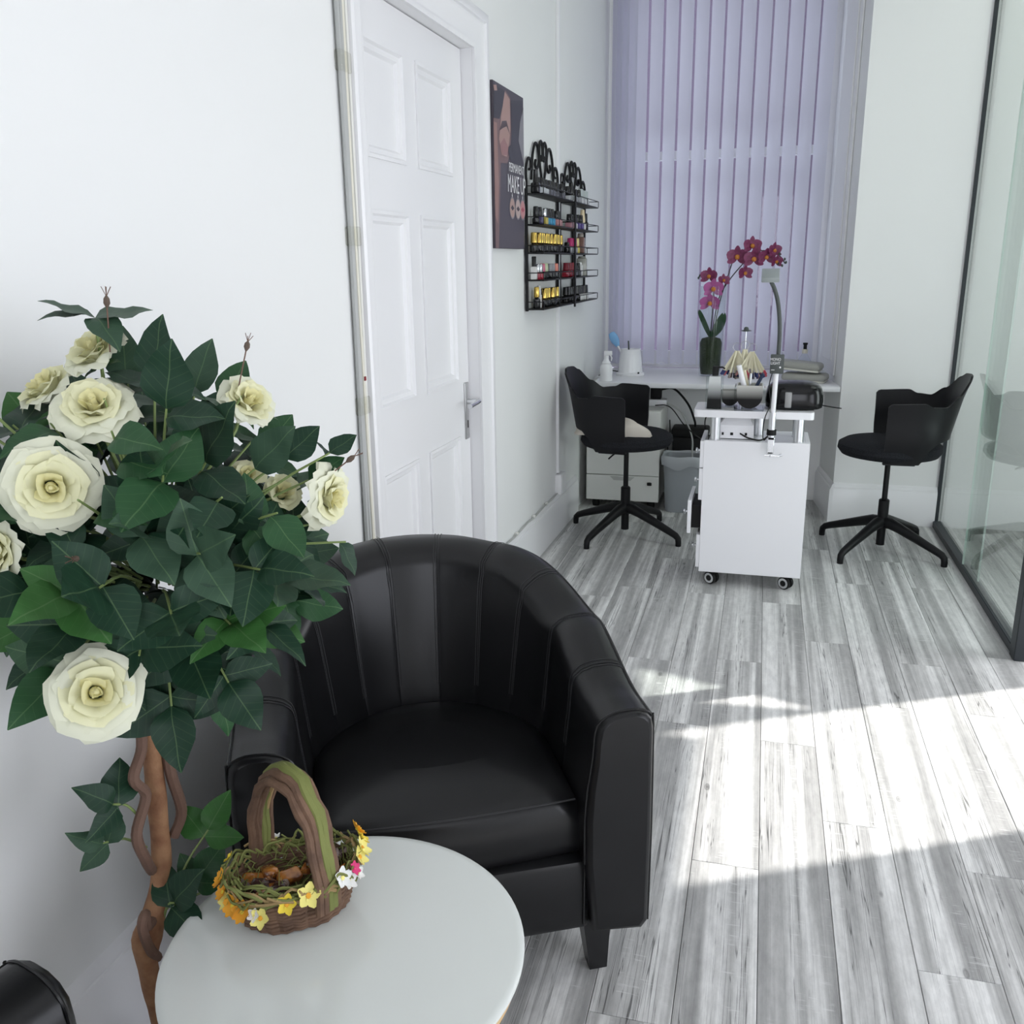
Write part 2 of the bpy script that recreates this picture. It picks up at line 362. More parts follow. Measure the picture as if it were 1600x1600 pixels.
skirting(b, -.98, -.435, Matrix.Translation((0, 5.25, 0)) @ Matrix.Rotation(R_(-90), 4, 'Z') @ Matrix.Translation((0, 0, 0)) @ Matrix.Scale(-1, 4, (0, 1, 0)))
dirv = Vector((.34 - .435, 6.06 - 5.25, 0)); ang = math.atan2(dirv.y, dirv.x)
skirting(b, -.44, .022, Matrix.Translation((.435, 5.25, 0)) @ Matrix.Rotation(ang + R_(90), 4, 'Z'))
structure('baseboard_right', b, M['gloss_white'], 'white skirting round the foot of the right pier', 'skirting')
# recess panel on the splayed reveal
b = MB(); T = Matrix.Translation((.435, 5.25, 0)) @ Matrix.Rotation(ang, 4, 'Z')
b.box(.20, .62, .0, .012, .80, 3.15, .004, 1, T).box(.27, .56, .010, .02, .88, 3.1, .004, 1, T)
structure('trim_2', b, M['gloss_white'], 'white boxed shutter panel in the window reveal', 'trim')

# ---- window behind the blind
win = thing('window_1', 'tall sash window behind the white vertical blind', 'window', (0, 6.1, 0), kind='structure')
def frame_rect(mb, x0, x1, z0, z1, wd, y0, y1):
    mb.box(x0, x0 + wd, y0, y1, z0, z1).box(x1 - wd, x1, y0, y1, z0, z1).box(x0 + wd, x1 - wd, y0, y1, z0, z0 + wd).box(x0 + wd, x1 - wd, y0, y1, z1 - wd, z1)
b = MB(); frame_rect(b, -1.02, .345,   .766, 3.18, .06, -.04, .06); b.build('window_frame', M['gloss_white'], win)
for z0, z1, yy in ((.826, 2.11, -.02), (2.06, 3.12, .02)):
    b = MB(); frame_rect(b, -.96, .285, z0, z1, .05, yy - .018, yy + .018); s = b.build('sash', M['gloss_white'], win)
    MB().box(-.91, .235, yy - .002, yy + .002, z0 + .05, z1 - .05).build('pane', M['wglass'], s)
# ---- sill worktop
b = MB(); b.box(-.955, .432, 5.25, 6.055, .735, .765, .006, 2)
tag(b.build('sill_worktop', M['sill']), 'long white worktop filling the window recess', 'worktop')
# ---- vertical blind
bl = thing('vertical_blind', 'floor-length white vertical slat blind closed across the window', 'blind', (0, 5.93, 0))
b = MB(); b.box(-1.0, .33, -.02, .02, 3.10, 3.14, .004, 1); b.build('headrail', M['gloss_white'], bl)
def slat_mesh():
    rows = []
    for k in range(9):
        u = -1 + k / 4; x = u * .0405; yy = .006 * (1 - u * u)
        rows.append([(x, yy, .80), (x, yy, 1.5), (x, yy, 2.2), (x, yy, 3.11)])
    return MB().grid(rows).mesh('slat', M['slat'], True, 60)
SM = slat_mesh(); xs = []
x = -.965
for p in (.03, .035, .045, .055): xs.append((x, R_(-62 + len(xs) * 8))); x += p
while x < .30: xs.append((x, R_(-18))); x += .0885
for x, a in xs: link('slat', SM, bl, (x, 0, 0), (0, 0, a))
b = MB()
for (xa, _), (xb, _) in zip(xs[4:], xs[5:]):
    b.tube(spline([(xa, -.012, .815), ((xa + xb) / 2, -.016, .800), (xb, -.012, .815)], 3), .0012, 5)
b.build('bead_chain', M['cablew'], bl)

# ---- door in the left wall
door = thing('door_1', 'white six-panel door with silver lever handle', 'door', WO, WROT, kind='structure')
cols = [(-2.645, -2.35), (-2.25, -1.925)]; rws = [(.25, .80), (1.01, 1.607), (1.753, 2.077)]; d0, d1 = -.085, -.045
b = MB(); g = .003
for s0, s1 in ((DL + g, cols[0][0]), (cols[0][1], cols[1][0]), (cols[1][1], DR - g)): b.box(d0, d1, s0, s1, .006, DZ - g)
for s0, s1 in cols:
    for z0, z1 in ((.006, rws[0][0]), (rws[0][1], rws[1][0]), (rws[1][1], rws[2][0]), (rws[2][1], DZ - g)): b.box(d0, d1, s0, s1, z0, z1)
b.build('door_leaf', M['gloss_white'], door, False)
for s0, s1 in cols:
    for z0, z1 in rws:
        b = MB(); rings = []
        for ins, dd in ((0, d1), (0, d1 + .006), (.010, d1 + .007), (.016, d1 - .002), (.030, d1 - .004), (.038, d1 - .014), (.042, d1 - .014)):
            rings.append([(dd, s0 + ins, z0 + ins), (dd, s1 - ins, z0 + ins), (dd, s1 - ins, z1 - ins), (dd, s0 + ins, z1 - ins)])
        b.grid(rings, closed=True); b.add(rings[-1], [(0, 1, 2, 3)]); b.build('panel', M['gloss_white'], door, True, 25)
b = MB(); b.box(d1, d1 + .007, -1.865, -1.825, .775, 1.0, .003, 2)
pl = b.build('lock_plate', M['steel'], door)
b = MB(); b.tube(spline([(d1 + .005, -1.845, .925), (d1 + .045, -1.845, .925), (d1 + .056, -1.85, .926), (d1 + .056, -1.955, .922)], 5), [.011] * 6 + [.0095] * 10, 10); b.build('lever_handle', M['chrome'], pl)
MB().box(d1 + .006, d1 + .008, -1.849, -1.841, .82, .85, 0).build('keyhole', M['blackmatt'], pl)
b = MB()                                              # jamb lining + stop
b.box(-.15, -.0005, DR - .0, DR + .0115, 0, DZ).box(-.15, -.0005, DL - .0115, DL, 0, DZ).box(-.15, -.0005, DL - .0115, DR + .0115, DZ, DZ + .0115).box(-.15, -.09, DL, DR, 0, DZ)
b.build('jamb_lining', M['gloss_white'], door)
b = MB(); prof = [(0, 0), (.012, 0), (.014, .012), (.018, .02), (.018, .085), (.024, .095), (.034, .10), (.036, .118), (.030, .132), (.0, .136)]
pathc = lambda o: [(DL - o * .66, 0.0), (DL - o * .66, DZ + o), (DR + o, DZ + o), (DR + o, 0.0)]
rows = [[(px * .75, s, z) for s, z in pathc(po)] for px, po in prof]
b.grid(rows); structure('trim_1', b, M['gloss_white'], 'white moulded architrave around the door', 'trim', WO, WROT, 25)

# ---- cables and trunking on the left wall
cb = thing('cable_bundle', 'bundle of cream cables taped up the wall beside the door frame', 'cable', WO, WROT)
for k, (ds, m) in enumerate(((-.0, 'cream'), (-.016, 'cableg'), (.014, 'cablew'), (-.028, 'cableg'))):
    pts = [(.011, -2.862 + ds + .004 * math.sin(z * 3 + k), z) for z in [.225 + i * .12 for i in range(24)] + [CEIL]]
    MB().tube(pts, .0075, 7).build('cable', M[m], cb)
for z in (.62, 1.04, 1.50, 1.93, 2.4): MB().box(.0, .022, -2.901, -2.840, z, z + .05, .005, 2).build('tape_clip', M['tape'], cb)
MB().box(.017, .021, -2.868, -2.860, 1.135, 1.147, .001, 1).build('paint_spot', M['red'], cb)
b = MB().box(0, .016, -.5345, -.5105, .34, CEIL, .002, 1); tr = tag(b.build('mini_trunking', M['gloss_white'], None, True, 38, WO, WROT), 'slim white cable trunking running up behind the polish racks', 'trunking')
sb = thing('socket_box', 'white socket box at the foot of the slim trunking', 'socket box', WO, WROT)
MB().box(0, .035, -.56, -.45, .225, .335, .004, 2).build('box_body', M['gloss_white'], sb)
MB().box(.035, .038, -.552, -.458, .232, .328, .002, 1).build('face_plate', M['gloss_white'], sb)
cw = thing('skirting_cable', 'thin white cable clipped along the top of the skirting', 'cable', WO, WROT)
MB().tube([(.012, -1.64 + i * .12, .231 + .004 * math.sin(i * 2.1)) for i in range(10)], .004, 6).build('cable', M['cableg'], cw)
for s in (-1.35, -1.05, -.8): MB().box(0, .018, s, s + .02, .224, .24, .003, 1).build('clip', M['cablew'], cw)

cl_ = thing('fill_lamp_panel', 'made-up flat white light panel over the added lamp behind the glass', 'fill light', (1.6, 4.35, CEIL))  # made-up fixture for the added side-room lamp, out of view
MB().box(-.5, .5, -.65, .65, -.015, -.001, .003, 1).build('light_frame', M['gloss_white'], cl_)
# ---- glass partition
gp = thing('glass_partition', 'tall clear glass partition in a dark grey metal frame', 'partition', (.985, 0, 0))
MB().box(-.012, .028, 3.50, 5.235, 0, .035, .002, 1).build('bottom_rail', M['anth'], gp)
MB().box(-.012, .028, 3.50, 5.235, 3.14, 3.175, .002, 1).build('top_rail', M['anth'], gp)
MB().box(-.004, .014, 5.235, 5.249, 0, 3.175).build('wall_channel', M['anth'], gp)
MB().box(-.018, .038, 3.435, 3.50, 0, 3.29, .003, 1).build('end_post', M['anth'], gp)
MB().box(-.005, .003, 3.495, 4.47, .03, 3.15).build('glass_pane', M['glass'], gp, False)
MB().box(.012, .020, 4.23, 5.24, .03, 3.15).build('glass_pane', M['glass'], gp, False)
for y, xx in ((4.472, -.001), (4.228, .016)): MB().box(xx - .004, xx + .004, y - .0015, y + .0015, .035, 3.14).build('edge_strip', cm('pale_glass_edge', (.55, .65, .6), .3), gp)
# ================================================================== foreground armchairs
def make_armchair(label):
    root = thing('tub_armchair', label, 'armchair', (-.510, 1.385, 0), (0, 0, R_(27.8)))
    HW, ST = .395, .30                               # half width, straight arm length; the back is a half circle
    total = 2 * ST + math.pi * HW
    def path(l):
        if l < ST: return Vector((-HW, l, 0)), Vector((1, 0, 0))
        if l > total - ST: return Vector((HW, total - l, 0)), Vector((-1, 0, 0))
        a = (l - ST) / HW; n = Vector((math.cos(a), -math.sin(a), 0)); return Vector((0, ST, 0)) - n * HW, n
    def ztop(y): return interp([(0, .62), (.06, .622), (.34, .685), (.62, .785), (.70, .80)], y)
    seams = [total * i / 11 for i in range(1, 11)]
    def section(l, puff=True):
        p, n = path(l); zt = ztop(p.y); k = smooth(.25, .60, p.y)
        dmin = min(abs(l - q) for q in seams); groove = -.0016 * math.exp(-(dmin / .006) ** 2) + .0012 * (1 - math.exp(-(dmin / .04) ** 2))
        if not puff: groove = 0
        th = .118 + .012 * k
        prof = [(.012, .13, 0), (0, .145, 0), (-.002, .36, 0), (.0, zt - .030, 0), (.004, zt - .010, 0), (.014, zt - .001, .25), (.035, zt + .006, .7), (.07, zt + .005, .8), (.095, zt - .003, .9),
                (th - .006, zt - .018, 1), (th, zt - .045, 1), (th + .003 + .01 * k, zt - .09, 1), (th + .012 + .03 * k, .47, 1), (th + .018 + .04 * k, .40, .6), (th + .018 + .04 * k, .30, 0), (th, .14, 0)]
        out = []
        for o, z, wgt in prof:
            up = wgt * groove if o < .1 else 0; ins = wgt * groove if o >= .1 else 0
            q = p + n * (o + ins); out.append(Vector((q.x, q.y, z + up)))
        return out
    ls = sorted(set([0.0, .008, .02] + [total * i / 132 for i in range(1, 132)] + [q + e for q in seams for e in (-.006, 0, .006)] + [total - .02, total - .008, total]))
    secs = [section(l) for l in ls]
    b = MB(); b.grid(secs, closed=True)
    for sec, sg in ((secs[0], -1), (secs[-1], -1)):   # rounded front faces of the arms
        c = sum(sec, Vector()) / len(sec)
        rows = [sec]
        for f, dy in ((.97, -.006), (.90, -.013), (.80, -.016)):
            rows.append([Vector((c.x + (q.x - c.x) * f, q.y + dy, c.z + (q.z - c.z) * (1 - (1 - f) * .22))) for q in sec])
        b.grid(rows, closed=True); b.add(rows[-1], [tuple(range(len(sec)))])
    sh = b.build('shell', M['leather'], root, True, 60)
    for q in seams:                                   # twin rows of stitching over the rim and down the inside
        b = MB()
        for e in (-.008, .0, .008):
            sec = section(q + e); pts = [v + Vector((0, 0, .0006)) for v in sec[4:13]]
            b.tube(spline(pts, 3), .0008, 5)
        b.build('seam', M['stitch'], sh)
    b = MB()                                          # piping along the outer top edge and front edges
    b.tube([section(l)[4] + Vector((0, 0, .001)) for l in ls], .0028, 6)
    for sec in (secs[0], secs[-1]): b.tube(spline([v + Vector((0, -.002, 0)) for v in sec[1:15]], 2), .0026, 6)
    b.build('piping', M['leather'], sh)
    # seat cushion
    def outline(ins, yf):
        hw = HW - .135 - ins; pts = [Vector((-hw, yf, 0)), Vector((-hw, .30, 0))]
        for i in range(1, 16):
            a = math.pi * i / 16; pts.append(Vector((-hw * math.cos(a), .30 + (hw - .02) * math.sin(a) * .98, 0)))
        pts += [Vector((hw, .30, 0)), Vector((hw, yf, 0))]
        for i in range(1, 10): pts.append(Vector((hw - 2 * hw * i / 10, yf - .012 * math.sin(math.pi * i / 10), 0)))
        return pts
    rows = []
    for ins, yf, z in ((.004, .045, .295), (-.002, .034, .31), (-.004, .036, .36), (-.002, .044, .405), (.008, .054, .418), (.03, .075, .427), (.09, .13, .438), (.16, .20, .443)):
        rows.append([p + Vector((0, 0, z)) for p in outline(ins, yf)])
    b = MB(); b.grid(rows, closed=True); b.add(rows[-1], [tuple(range(len(rows[-1])))]); b.add(rows[0], [tuple(range(len(rows[0])))])
    cu = b.build('seat_cushion', M['leather'], root, True, 70)
    o1 = [p + Vector((0, -.001, .415)) for p in outline(.006, .050)]; fr = [o1[-10]] + o1[-9:] + [o1[0]]
    MB().tube(fr, .0022, 6).build('piping', M['stitch'], cu)
    b = MB(); b.box(-.275, .275, .010, .12, .135, .297, .012, 2); b.box(-.30, .30, .05, .58, .14, .29, .01, 1); fb = b.build('base', M['leather'], root)
    for x in (-.262, .262): MB().tube([(x, .008, .145), (x, .007, .29)], .0016, 5).build('seam', M['stitch'], fb)
    for x, y in ((-.30, .07), (.30, .07), (-.24, .55), (.24, .55)):
        b = MB(); sy = 1 if y > .3 else -1; sx = 1 if x > 0 else -1
        t, u = .031, .019
        vs = [(x - t, y - t, .14), (x + t, y - t, .14), (x + t, y + t, .14), (x - t, y + t, .14)] + [(x + sx * .006 + i * u, y + sy * .008 + j * u, 0) for i, j in ((-1, -1), (1, -1), (1, 1), (-1, 1))]
        b.add(vs, [(0, 1, 2, 3), (4, 5, 6, 7)] + [(i, (i + 1) % 4, 4 + (i + 1) % 4, 4 + i) for i in range(4)]); b.build('leg', M['blackwood'], root, False)
    return root
arm1 = make_armchair('black leather tub armchair with stitched panels beside the white table')
arm2 = copy_tree(arm1); arm2['label'] = 'black leather armchair of which only one arm end shows, lower left'
arm2.location = (-.49, .63, 0); arm2.rotation_euler = (0, 0, R_(166))
arm1['group'] = arm2['group'] = 'black leather tub armchairs'

# ================================================================== round side table
tb = thing('side_table', 'round white glass-topped side table with pale wooden legs', 'table', (-.560, 1.030, 0))
R = .273
b = MB(); b.lathe([(0.001, .441), (R - .004, .441), (R, .4435), (R, .4475), (R - .004, .450), (R - .012, .4502), (.001, .4502)], 96); tp = b.build('table_top', M['tabletop'], tb)
b = MB(); b.lathe([(R - .028, .415), (R - .010, .415), (R - .010, .4405), (R - .028, .4405), (R - .028, .415)], 72, cap=False); b.build('rim', M['wood'], tb)
for k in range(3):
    a = R_(-38 + 120 * k); c, s = math.cos(a), math.sin(a)
    b = MB(); b.tube(spline([(c * .215, s * .215, .43), (c * .222, s * .222, .25), (c * .24, s * .24, .0)], 5), [.021] * 5 + [.017] * 6, 12); b.build('leg', M['wood'], tb)

# ================================================================== flower basket with sweets
bx, by, bz = -.672, 1.085, .4505
bk = thing('flower_basket', 'small wicker basket trimmed with yellow flowers and straw', 'basket', (bx, by, bz), (0, 0, R_(35)))
bk.scale = (1.06, 1.06, 1.2)
def ell(a, rx, ry, z, j=0.0): return Vector((rx * math.cos(a) + random.uniform(-j, j), ry * math.sin(a) + random.uniform(-j, j), z + random.uniform(-j, j)))
b = MB()
for k in range(9):                                    # woven courses of twig
    z = .004 + k * .0062; f = .80 + .20 * (k / 8)
    for ph in (0, math.pi):
        pts = []
        for i in range(49):
            a = 2 * math.pi * i / 48; wv = .0028 * math.cos(a * 12 + ph + k * math.pi)
            pts.append((( .094 * f + wv) * math.cos(a), (.064 * f + wv) * math.sin(a), z + .0014 * math.sin(a * 7 + k)))
        b.tube(pts, .0033, 6, cap=False)
b.build('woven_wall', M['twig'], bk)
MB().lathe([(.001, .002), (.074, .002), (.076, .008), (.001, .008)], 32, sx=1, sy=.68).build('base', M['twig'], bk)
for k in range(16):
    a = 2 * math.pi * k / 16 + .1; MB().tube([ell(a, .076, .051, .003), ell(a, .087, .059, .03), ell(a, .095, .065, .062)], .0028, 6).build('stake', M['twig'], bk)
b = MB()
for k in range(80):                                   # loose straw braid round the rim
    a = random.uniform(0, 2 * math.pi); da = random.uniform(.35, .95); f = random.uniform(.86, 1.1); z = random.uniform(.050, .074)
    pts = [ell(a + da * t, .097 * f, .068 * f, z + random.uniform(-.008, .010), .0025) for t in (0, .25, .5, .75, 1)]
    b.tube(spline(pts, 3), random.uniform(.0012, .0026), 5)
st = b.build('straw_rim', M['straw'], bk)
b = MB()
for k in range(26):
    a = random.uniform(0, 2 * math.pi); da = random.uniform(.5, 1.1); f = random.uniform(.95, 1.1)
    b.tube(spline([ell(a + da * t, .098 * f, .069 * f, .064 + random.uniform(-.01, .012), .003) for t in (0, .25, .5, .75, 1)], 3), random.uniform(.0014, .0024), 5)
b.build('tan_twigs', M['straw2'], bk)
b = MB()
for k in range(240):                                  # grass filling
    a = random.uniform(0, 6.283); r = math.sqrt(random.random()); p = Vector((.085 * r * math.cos(a), .057 * r * math.sin(a), .022 + .03 * r * r + random.uniform(0, .012)))
    d = Vector((random.uniform(-1, 1), random.uniform(-1, 1), random.uniform(-.1, .8))).normalized() * random.uniform(.015, .04)
    b.tube([p, p + d * .5 + Vector((0, 0, .004)), p + d], [.0009, .0008, .0003], 4)
gr = b.build('grass_filling', M['straw'], bk); gr['kind'] = 'stuff'
def arch(off, h, wob=0.0, n=22):
    pts = []
    for i in range(n):
        t = math.pi * i / (n - 1); q = Vector((off + wob * math.sin(i * 1.7), -.074 * math.cos(t) * (1 + .06 * math.sin(t)), .03 + h * math.sin(t) ** .8)); q.rotate(Matrix.Rotation(R_(34), 3, 'Z')); pts.append(q)
    return pts
for k, (off, h, r, m) in enumerate(((-.017, .168, .0065, 'twig'), (-.008, .176, .007, 'twig'), (.001, .181, .0075, 'straw'), (.009, .179, .0075, 'straw'), (.017, .172, .0065, 'twig'), (-.003, .164, .006, 'twig'), (.010, .166, .005, 'straw2'))):
    MB().tube(arch(off, h, .0022), [r * (1 + .12 * math.sin(i * 2.3 + k)) for i in range(22)], 8).build('handle_strand', M[m], bk)
def flower(name, m, r, petals=5, center='orange'):
    b = MB()
    for k in range(petals):
        a = 2 * math.pi * k / petals; rows = []
        for i in range(4):
            t = i / 3; wv = math.sin(math.pi * (.12 + .8 * t)) * .42 * r
            rows.append([(t * r * math.cos(a) - u * wv * math.sin(a), t * r * math.sin(a) + u * wv * math.cos(a), .001 + .35 * r * t * t + .12 * r * u * u) for u in (-1, 0, 1)])
        b.grid(rows)
    me = b.mesh(name, M[m], True, 80); c = MB().lathe([(.0005, .004), (r * .2, .0035), (r * .26, .0015), (r * .2, .0)], 8).mesh('flower_heart', M[center]); return me, c
FL = {'paleyellow': flower('flower', 'paleyellow', .0145), 'yellow': flower('flower', 'yellow', .0135), 'orange': flower('flower', 'orange', .014, 8, 'yellow'), 'whitefl': flower('flower', 'whitefl', .0135, 5, 'paleyellow'), 'pinkfl': flower('flower', 'pinkfl', .010, 6, 'pinkfl')}
def put_flower(a_deg, z, m, sc_=1.0, f=1.0):
    a = R_(a_deg); p = Vector((.103 * f * math.cos(a), .073 * f * math.sin(a), z)); n = Vector((math.cos(a) * .85, math.sin(a), .65)).normalized()
    o = link('flower', FL[m][0], bk, p, n.to_track_quat('Z', 'Y').to_euler(), (sc_,) * 3); link('flower_heart', FL[m][1], o)
for a, z, m, s_ in ((-150, .050, 'orange', 1.1), (-139, .046, 'orange', 1.1), (-128, .044, 'whitefl', .7), (-122, .040, 'paleyellow', 1.0), (-163, .05, 'paleyellow', .9), (-100, .058, 'yellow', 1.05), (-83, .064, 'paleyellow', 1.2),
                    (-52, .068, 'whitefl', 1.1), (-45, .058, 'whitefl', 1.0), (-36, .068, 'pinkfl', 1.0), (-30, .056, 'whitefl', .8), (-24, .075, 'paleyellow', 1.0), (-12, .078, 'paleyellow', 1.1), (4, .082, 'yellow', 1.1), (14, .088, 'orange', 1.0),
                    (176, .066, 'orange', 1.0), (165, .062, 'orange', .9), (190, .058, 'orange', .9), (150, .075, 'yellow', .7), (100, .07, 'whitefl', .6), (70, .07, 'paleyellow', .6)): put_flower(a, z, m, s_)
bmx = Matrix.Translation((bx, by, bz)) @ Matrix.Rotation(R_(35), 4, 'Z') @ Matrix.Diagonal((1.06, 1.06, 1.2, 1))
def candy(m):
    b = MB(); b.box(-.014, .014, -.0085, .0085, -.006, .006, .004, 2)
    rows = []
    for sgn in (-1, 1):
        b.grid([[(sgn * (.0135 + .011 * t), .0075 * (.25 + t) * u, .0035 * math.sin(u * 7 + t * 2) * t) for u in (-1, -.5, 0, .5, 1)] for t in (0, .5, 1)])
    return b.mesh('wrapped_sweet', M[m], True, 50)
CM_ = {m: candy(m) for m in ('amber', 'choc')}
for k, (x, y, z, m, ro) in enumerate(((-.045, -.012, .052, 'choc', (.3, .2, .5)), (-.022, -.024, .054, 'choc', (-.2, .3, 1.9)), (-.058, .010, .050, 'amber', (.3, 0, .2)), (-.035, .016, .054, 'amber', (0, .4, 2.4)), (-.008, -.006, .054, 'amber', (.4, .1, 1.0)), (.045, -.004, .056, 'amber', (.2, .3, 2.8)), (.055, .018, .053, 'choc', (.1, -.3, .7)), (-.050, -.030, .047, 'amber', (.5, 0, 1.2)))):
    o = link('wrapped_sweet', CM_[m], None, bmx @ Vector((x, y, z)), ro, (1.45,) * 3)
    tag(o, 'brown printed wrapped sweet lying in the flower basket' if m == 'choc' else 'shiny amber wrapped sweet lying in the flower basket', 'sweet', 'brown printed sweets in the basket' if m == 'choc' else 'amber sweets in the basket')

# ================================================================== rose tree
rt = thing('rose_tree', 'artificial rose tree with cream roses and dark green leaves', 'plant', (-.9, 1.03, 0))
RB = Vector((-.9, 1.03, 0))
b = MB(); b.lathe([(.001, 0), (.058, 0), (.068, .11), (.070, .115), (.063, .115), (.060, .10), (.001, .10)], 28); b.build('pot', M['pot'], rt)
MB().lathe([(.001, .105), (.0595, .101)], 20, cap=True).build('soil', M['moss'], rt)
tr_pts = [(-.9, 1.02, .08), (-.9, 1.010, .232), (-.9, 1.001, .307), (-.9, .999, .397), (-.9, 1.026, .437), (-.9, 1.060, .509), (-.9, 1.069, .622), (-.9, 1.076, .734), (-.885, 1.076, .82), (-.87, 1.075, .90)]
b = MB(); sp = spline([Vector(p) - RB for p in tr_pts], 5)
b.tube(sp, [.0155 + .0008 * math.sin(i * 1.3) + .008 * math.exp(-((i - 17) / 3.0) ** 2) for i in range(len(sp))], 12); trunk = b.build('trunk', M['bark'], rt)
for pts, r in (([(-.9, 1.055, .80), (-.89, 1.041, .737), (-.885, 1.008, .701), (-.885, 1.029, .659), (-.88, .992, .615), (-.885, 1.009, .557), (-.9, 1.036, .514)], .0085),
               ([(-.88, 1.06, .80), (-.88, 1.082, .736), (-.88, 1.086, .664), (-.88, 1.100, .586), (-.89, 1.085, .545)], .009),
               ([(-.89, 1.01, .37), (-.88, .985, .41), (-.88, .975, .455), (-.88, .980, .472), (-.885, .992, .468), (-.885, .990, .447), (-.89, 1.01, .44)], .008)):
    MB().tube(spline([Vector(p) - RB for p in pts], 6), r, 8).build('vine', M['vine'], rt)
random.seed(21)
def leaf_mesh(m, L=.075, W=.052, fold=.22, droop=.25):
    rows = []
    for i in range(8):
        t = i / 7; wv = W / 2 * (math.sin(math.pi * min(1, t ** .8)) ** .8) * (1 - .25 * t) * 1.12 if 0 < t < 1 else .0006
        z = -droop * L * t * t + .03 * L * math.sin(t * 9)
        rows.append([(t * L, u * wv, z + fold * abs(u) * wv * (1.0 - .3 * abs(u)) + .05 * wv * math.sin(i * 2.2 + u * 3) * abs(u)) for u in (-1, -.5, 0, .5, 1)])
    return MB().grid(rows).mesh('leaf', M[m], True, 80)
LEAF = {k: [leaf_mesh(k, .075, .054, .22, .25), leaf_mesh(k, .07, .045, .35, .4), leaf_mesh(k, .08, .06, .12, .12)] for k in ('leafA', 'leafB', 'leafC', 'leafD')}
FC = Vector((-.835, 1.06, 1.07))                    # middle of the crown
EYE = Vector((0, -.2, 1.6))
def frame_to(d, nhint):
    x = d.normalized(); z = (nhint - x * nhint.dot(x)); z = z.normalized() if z.length > 1e-4 else x.orthogonal().normalized(); y = z.cross(x)
    return Matrix((x, y, z)).transposed().to_euler()
def wall_x(y): return -1.035 - .0205 * (5.2 - y)
stems = MB()
nleaf = [0]; ROSES = []
cv = lambda p: (Vector((0, 0, 1.45)) - Vector(p)).normalized()
def put_leaf(p, d, nh, key, s_, force=False):
    tip = p + d.normalized() * .08 * s_
    lim = wall_x(p.y) + .012
    if min(p.x, tip.x) < lim + .012: return
    mid = (p + tip) / 2
    for rp, rn, rs in ([] if force else ROSES):
        v = mid - rp; h = v.dot(rn); side_d = (v - rn * h).length
        if h > -.012 and h < .2 and side_d < .060 * rs + .012: return
        ev = cv(rp); h = v.dot(ev)
        if 0 < h < .3 and (v - ev * h).length < .052 * rs: return
    link('leaf', random.choice(LEAF[key]), rt, p - RB, frame_to(d, nh), (s_, s_ * random.uniform(.9, 1.1), s_)); nleaf[0] += 1
def sprig(tip, key, s_=1.0, n=3, root=None, nh=None):
    root = root or (FC + (tip - FC) * .35 + Vector((0, 0, -.04)))
    d = (tip - root).normalized(); nh = nh or ((tip - FC).normalized() * .8 + Vector((0, 0, .7)) + Vector((.25, -.35, 0)))
    nh = (nh + Vector([random.uniform(-.35, .35) for _ in range(3)])).normalized()
    side = nh.cross(d).normalized()
    mid = (root + tip) / 2 + Vector((0, 0, .012))
    stems.tube(spline([root - RB, mid - RB, tip - RB], 3), [.0024, .0024, .0022, .002, .002, .0018, .0015], 5)
    put_leaf(tip, d + nh * .1, nh, key, s_)
    for k in range((n - 1) // 2):
        q = tip - d * (.012 + .034 * k) * s_
        for sg in (-1, 1): put_leaf(q, d * .45 + side * sg + nh * random.uniform(-.15, .25), nh + side * sg * .2, key, s_ * random.uniform(.82, 1.0))
# petals
def petal_mesh(m, L, r0, ha, th0, th1, curl, name='petal'):
    rows = []; rho, z = r0, 0.0; n = 6
    for i in range(n + 1):
        v = i / n; th = R_(th0 + (th1 - th0) * v + curl * max(0, v - .6) / .4)
        if i: rho += math.sin(th) * L / n; z += math.cos(th) * L / n
        wd = ha * (math.sin(math.pi * (.18 + .62 * v)) ** .7) * (1 if v < .99 else .86)
        rows.append([((rho + .06 * L * u * u) * math.cos(u * wd), (rho + .06 * L * u * u) * math.sin(u * wd), z - .10 * L * u * u * v + .075 * L * v * v * math.sin(7 * u + 3 * v + L * 900)) for u in (-1, -.6, -.2, .2, .6, 1)])
    return MB().grid(rows).mesh(name, M[m], True, 80)
PET = [petal_mesh('petal0', .030, .003, 1.7, -6, 6, 4), petal_mesh('petal0', .033, .007, 1.3, 2, 20, 18), petal_mesh('petal1', .036, .010, 1.1, 10, 34, 30), petal_mesh('petal1', .040, .012, .95, 20, 48, 38), petal_mesh('petal2', .045, .013, .85, 32, 62, 45), petal_mesh('petal2', .050, .013, .80, 46, 80, 45)]
HEART = MB().lathe([(.001, 0), (.006, .004), (.007, .012), (.005, .022), (.002, .026), (.001, .026)], 10).mesh('rose_heart', M['petal0'])
SEP = leaf_mesh('leafB', .04, .014, .2, .1)
def rose(p, n, s_=1.0, layers=(3, 4, 5, 6, 6, 7), n_open=6):
    p = Vector(p); n = Vector(n).normalized(); ROSES.append((p, n, s_)); e = n.to_track_quat('Z', 'Y').to_euler()
    o = link('rose', HEART, rt, p - n * .022 * s_ - RB, e, (s_,) * 3)
    for li, k in enumerate(layers[:n_open]):
        ph = random.uniform(0, 6.28)
        for j in range(k): link('petal', PET[li], o, (0, 0, -.0022 * li), (random.uniform(-.13, .13), random.uniform(-.13, .13), ph + 2 * math.pi * j / k + random.uniform(-.2, .2)), (random.uniform(.93, 1.05), random.uniform(.9, 1.05), random.uniform(.88, 1.1)))
    for j in range(4): link('sepal', SEP, o, (0, 0, -.012), (0, R_(-8), j * 1.57))
    stems.tube(spline([FC + (p - FC) * .3 - RB, FC + (p - FC) * .75 - RB + Vector((0, 0, -.015)), p - n * .03 * s_ - RB], 3), .0026, 5)
rose((-.838, .885, 1.190), (.62, -.72, .16), 1.08)
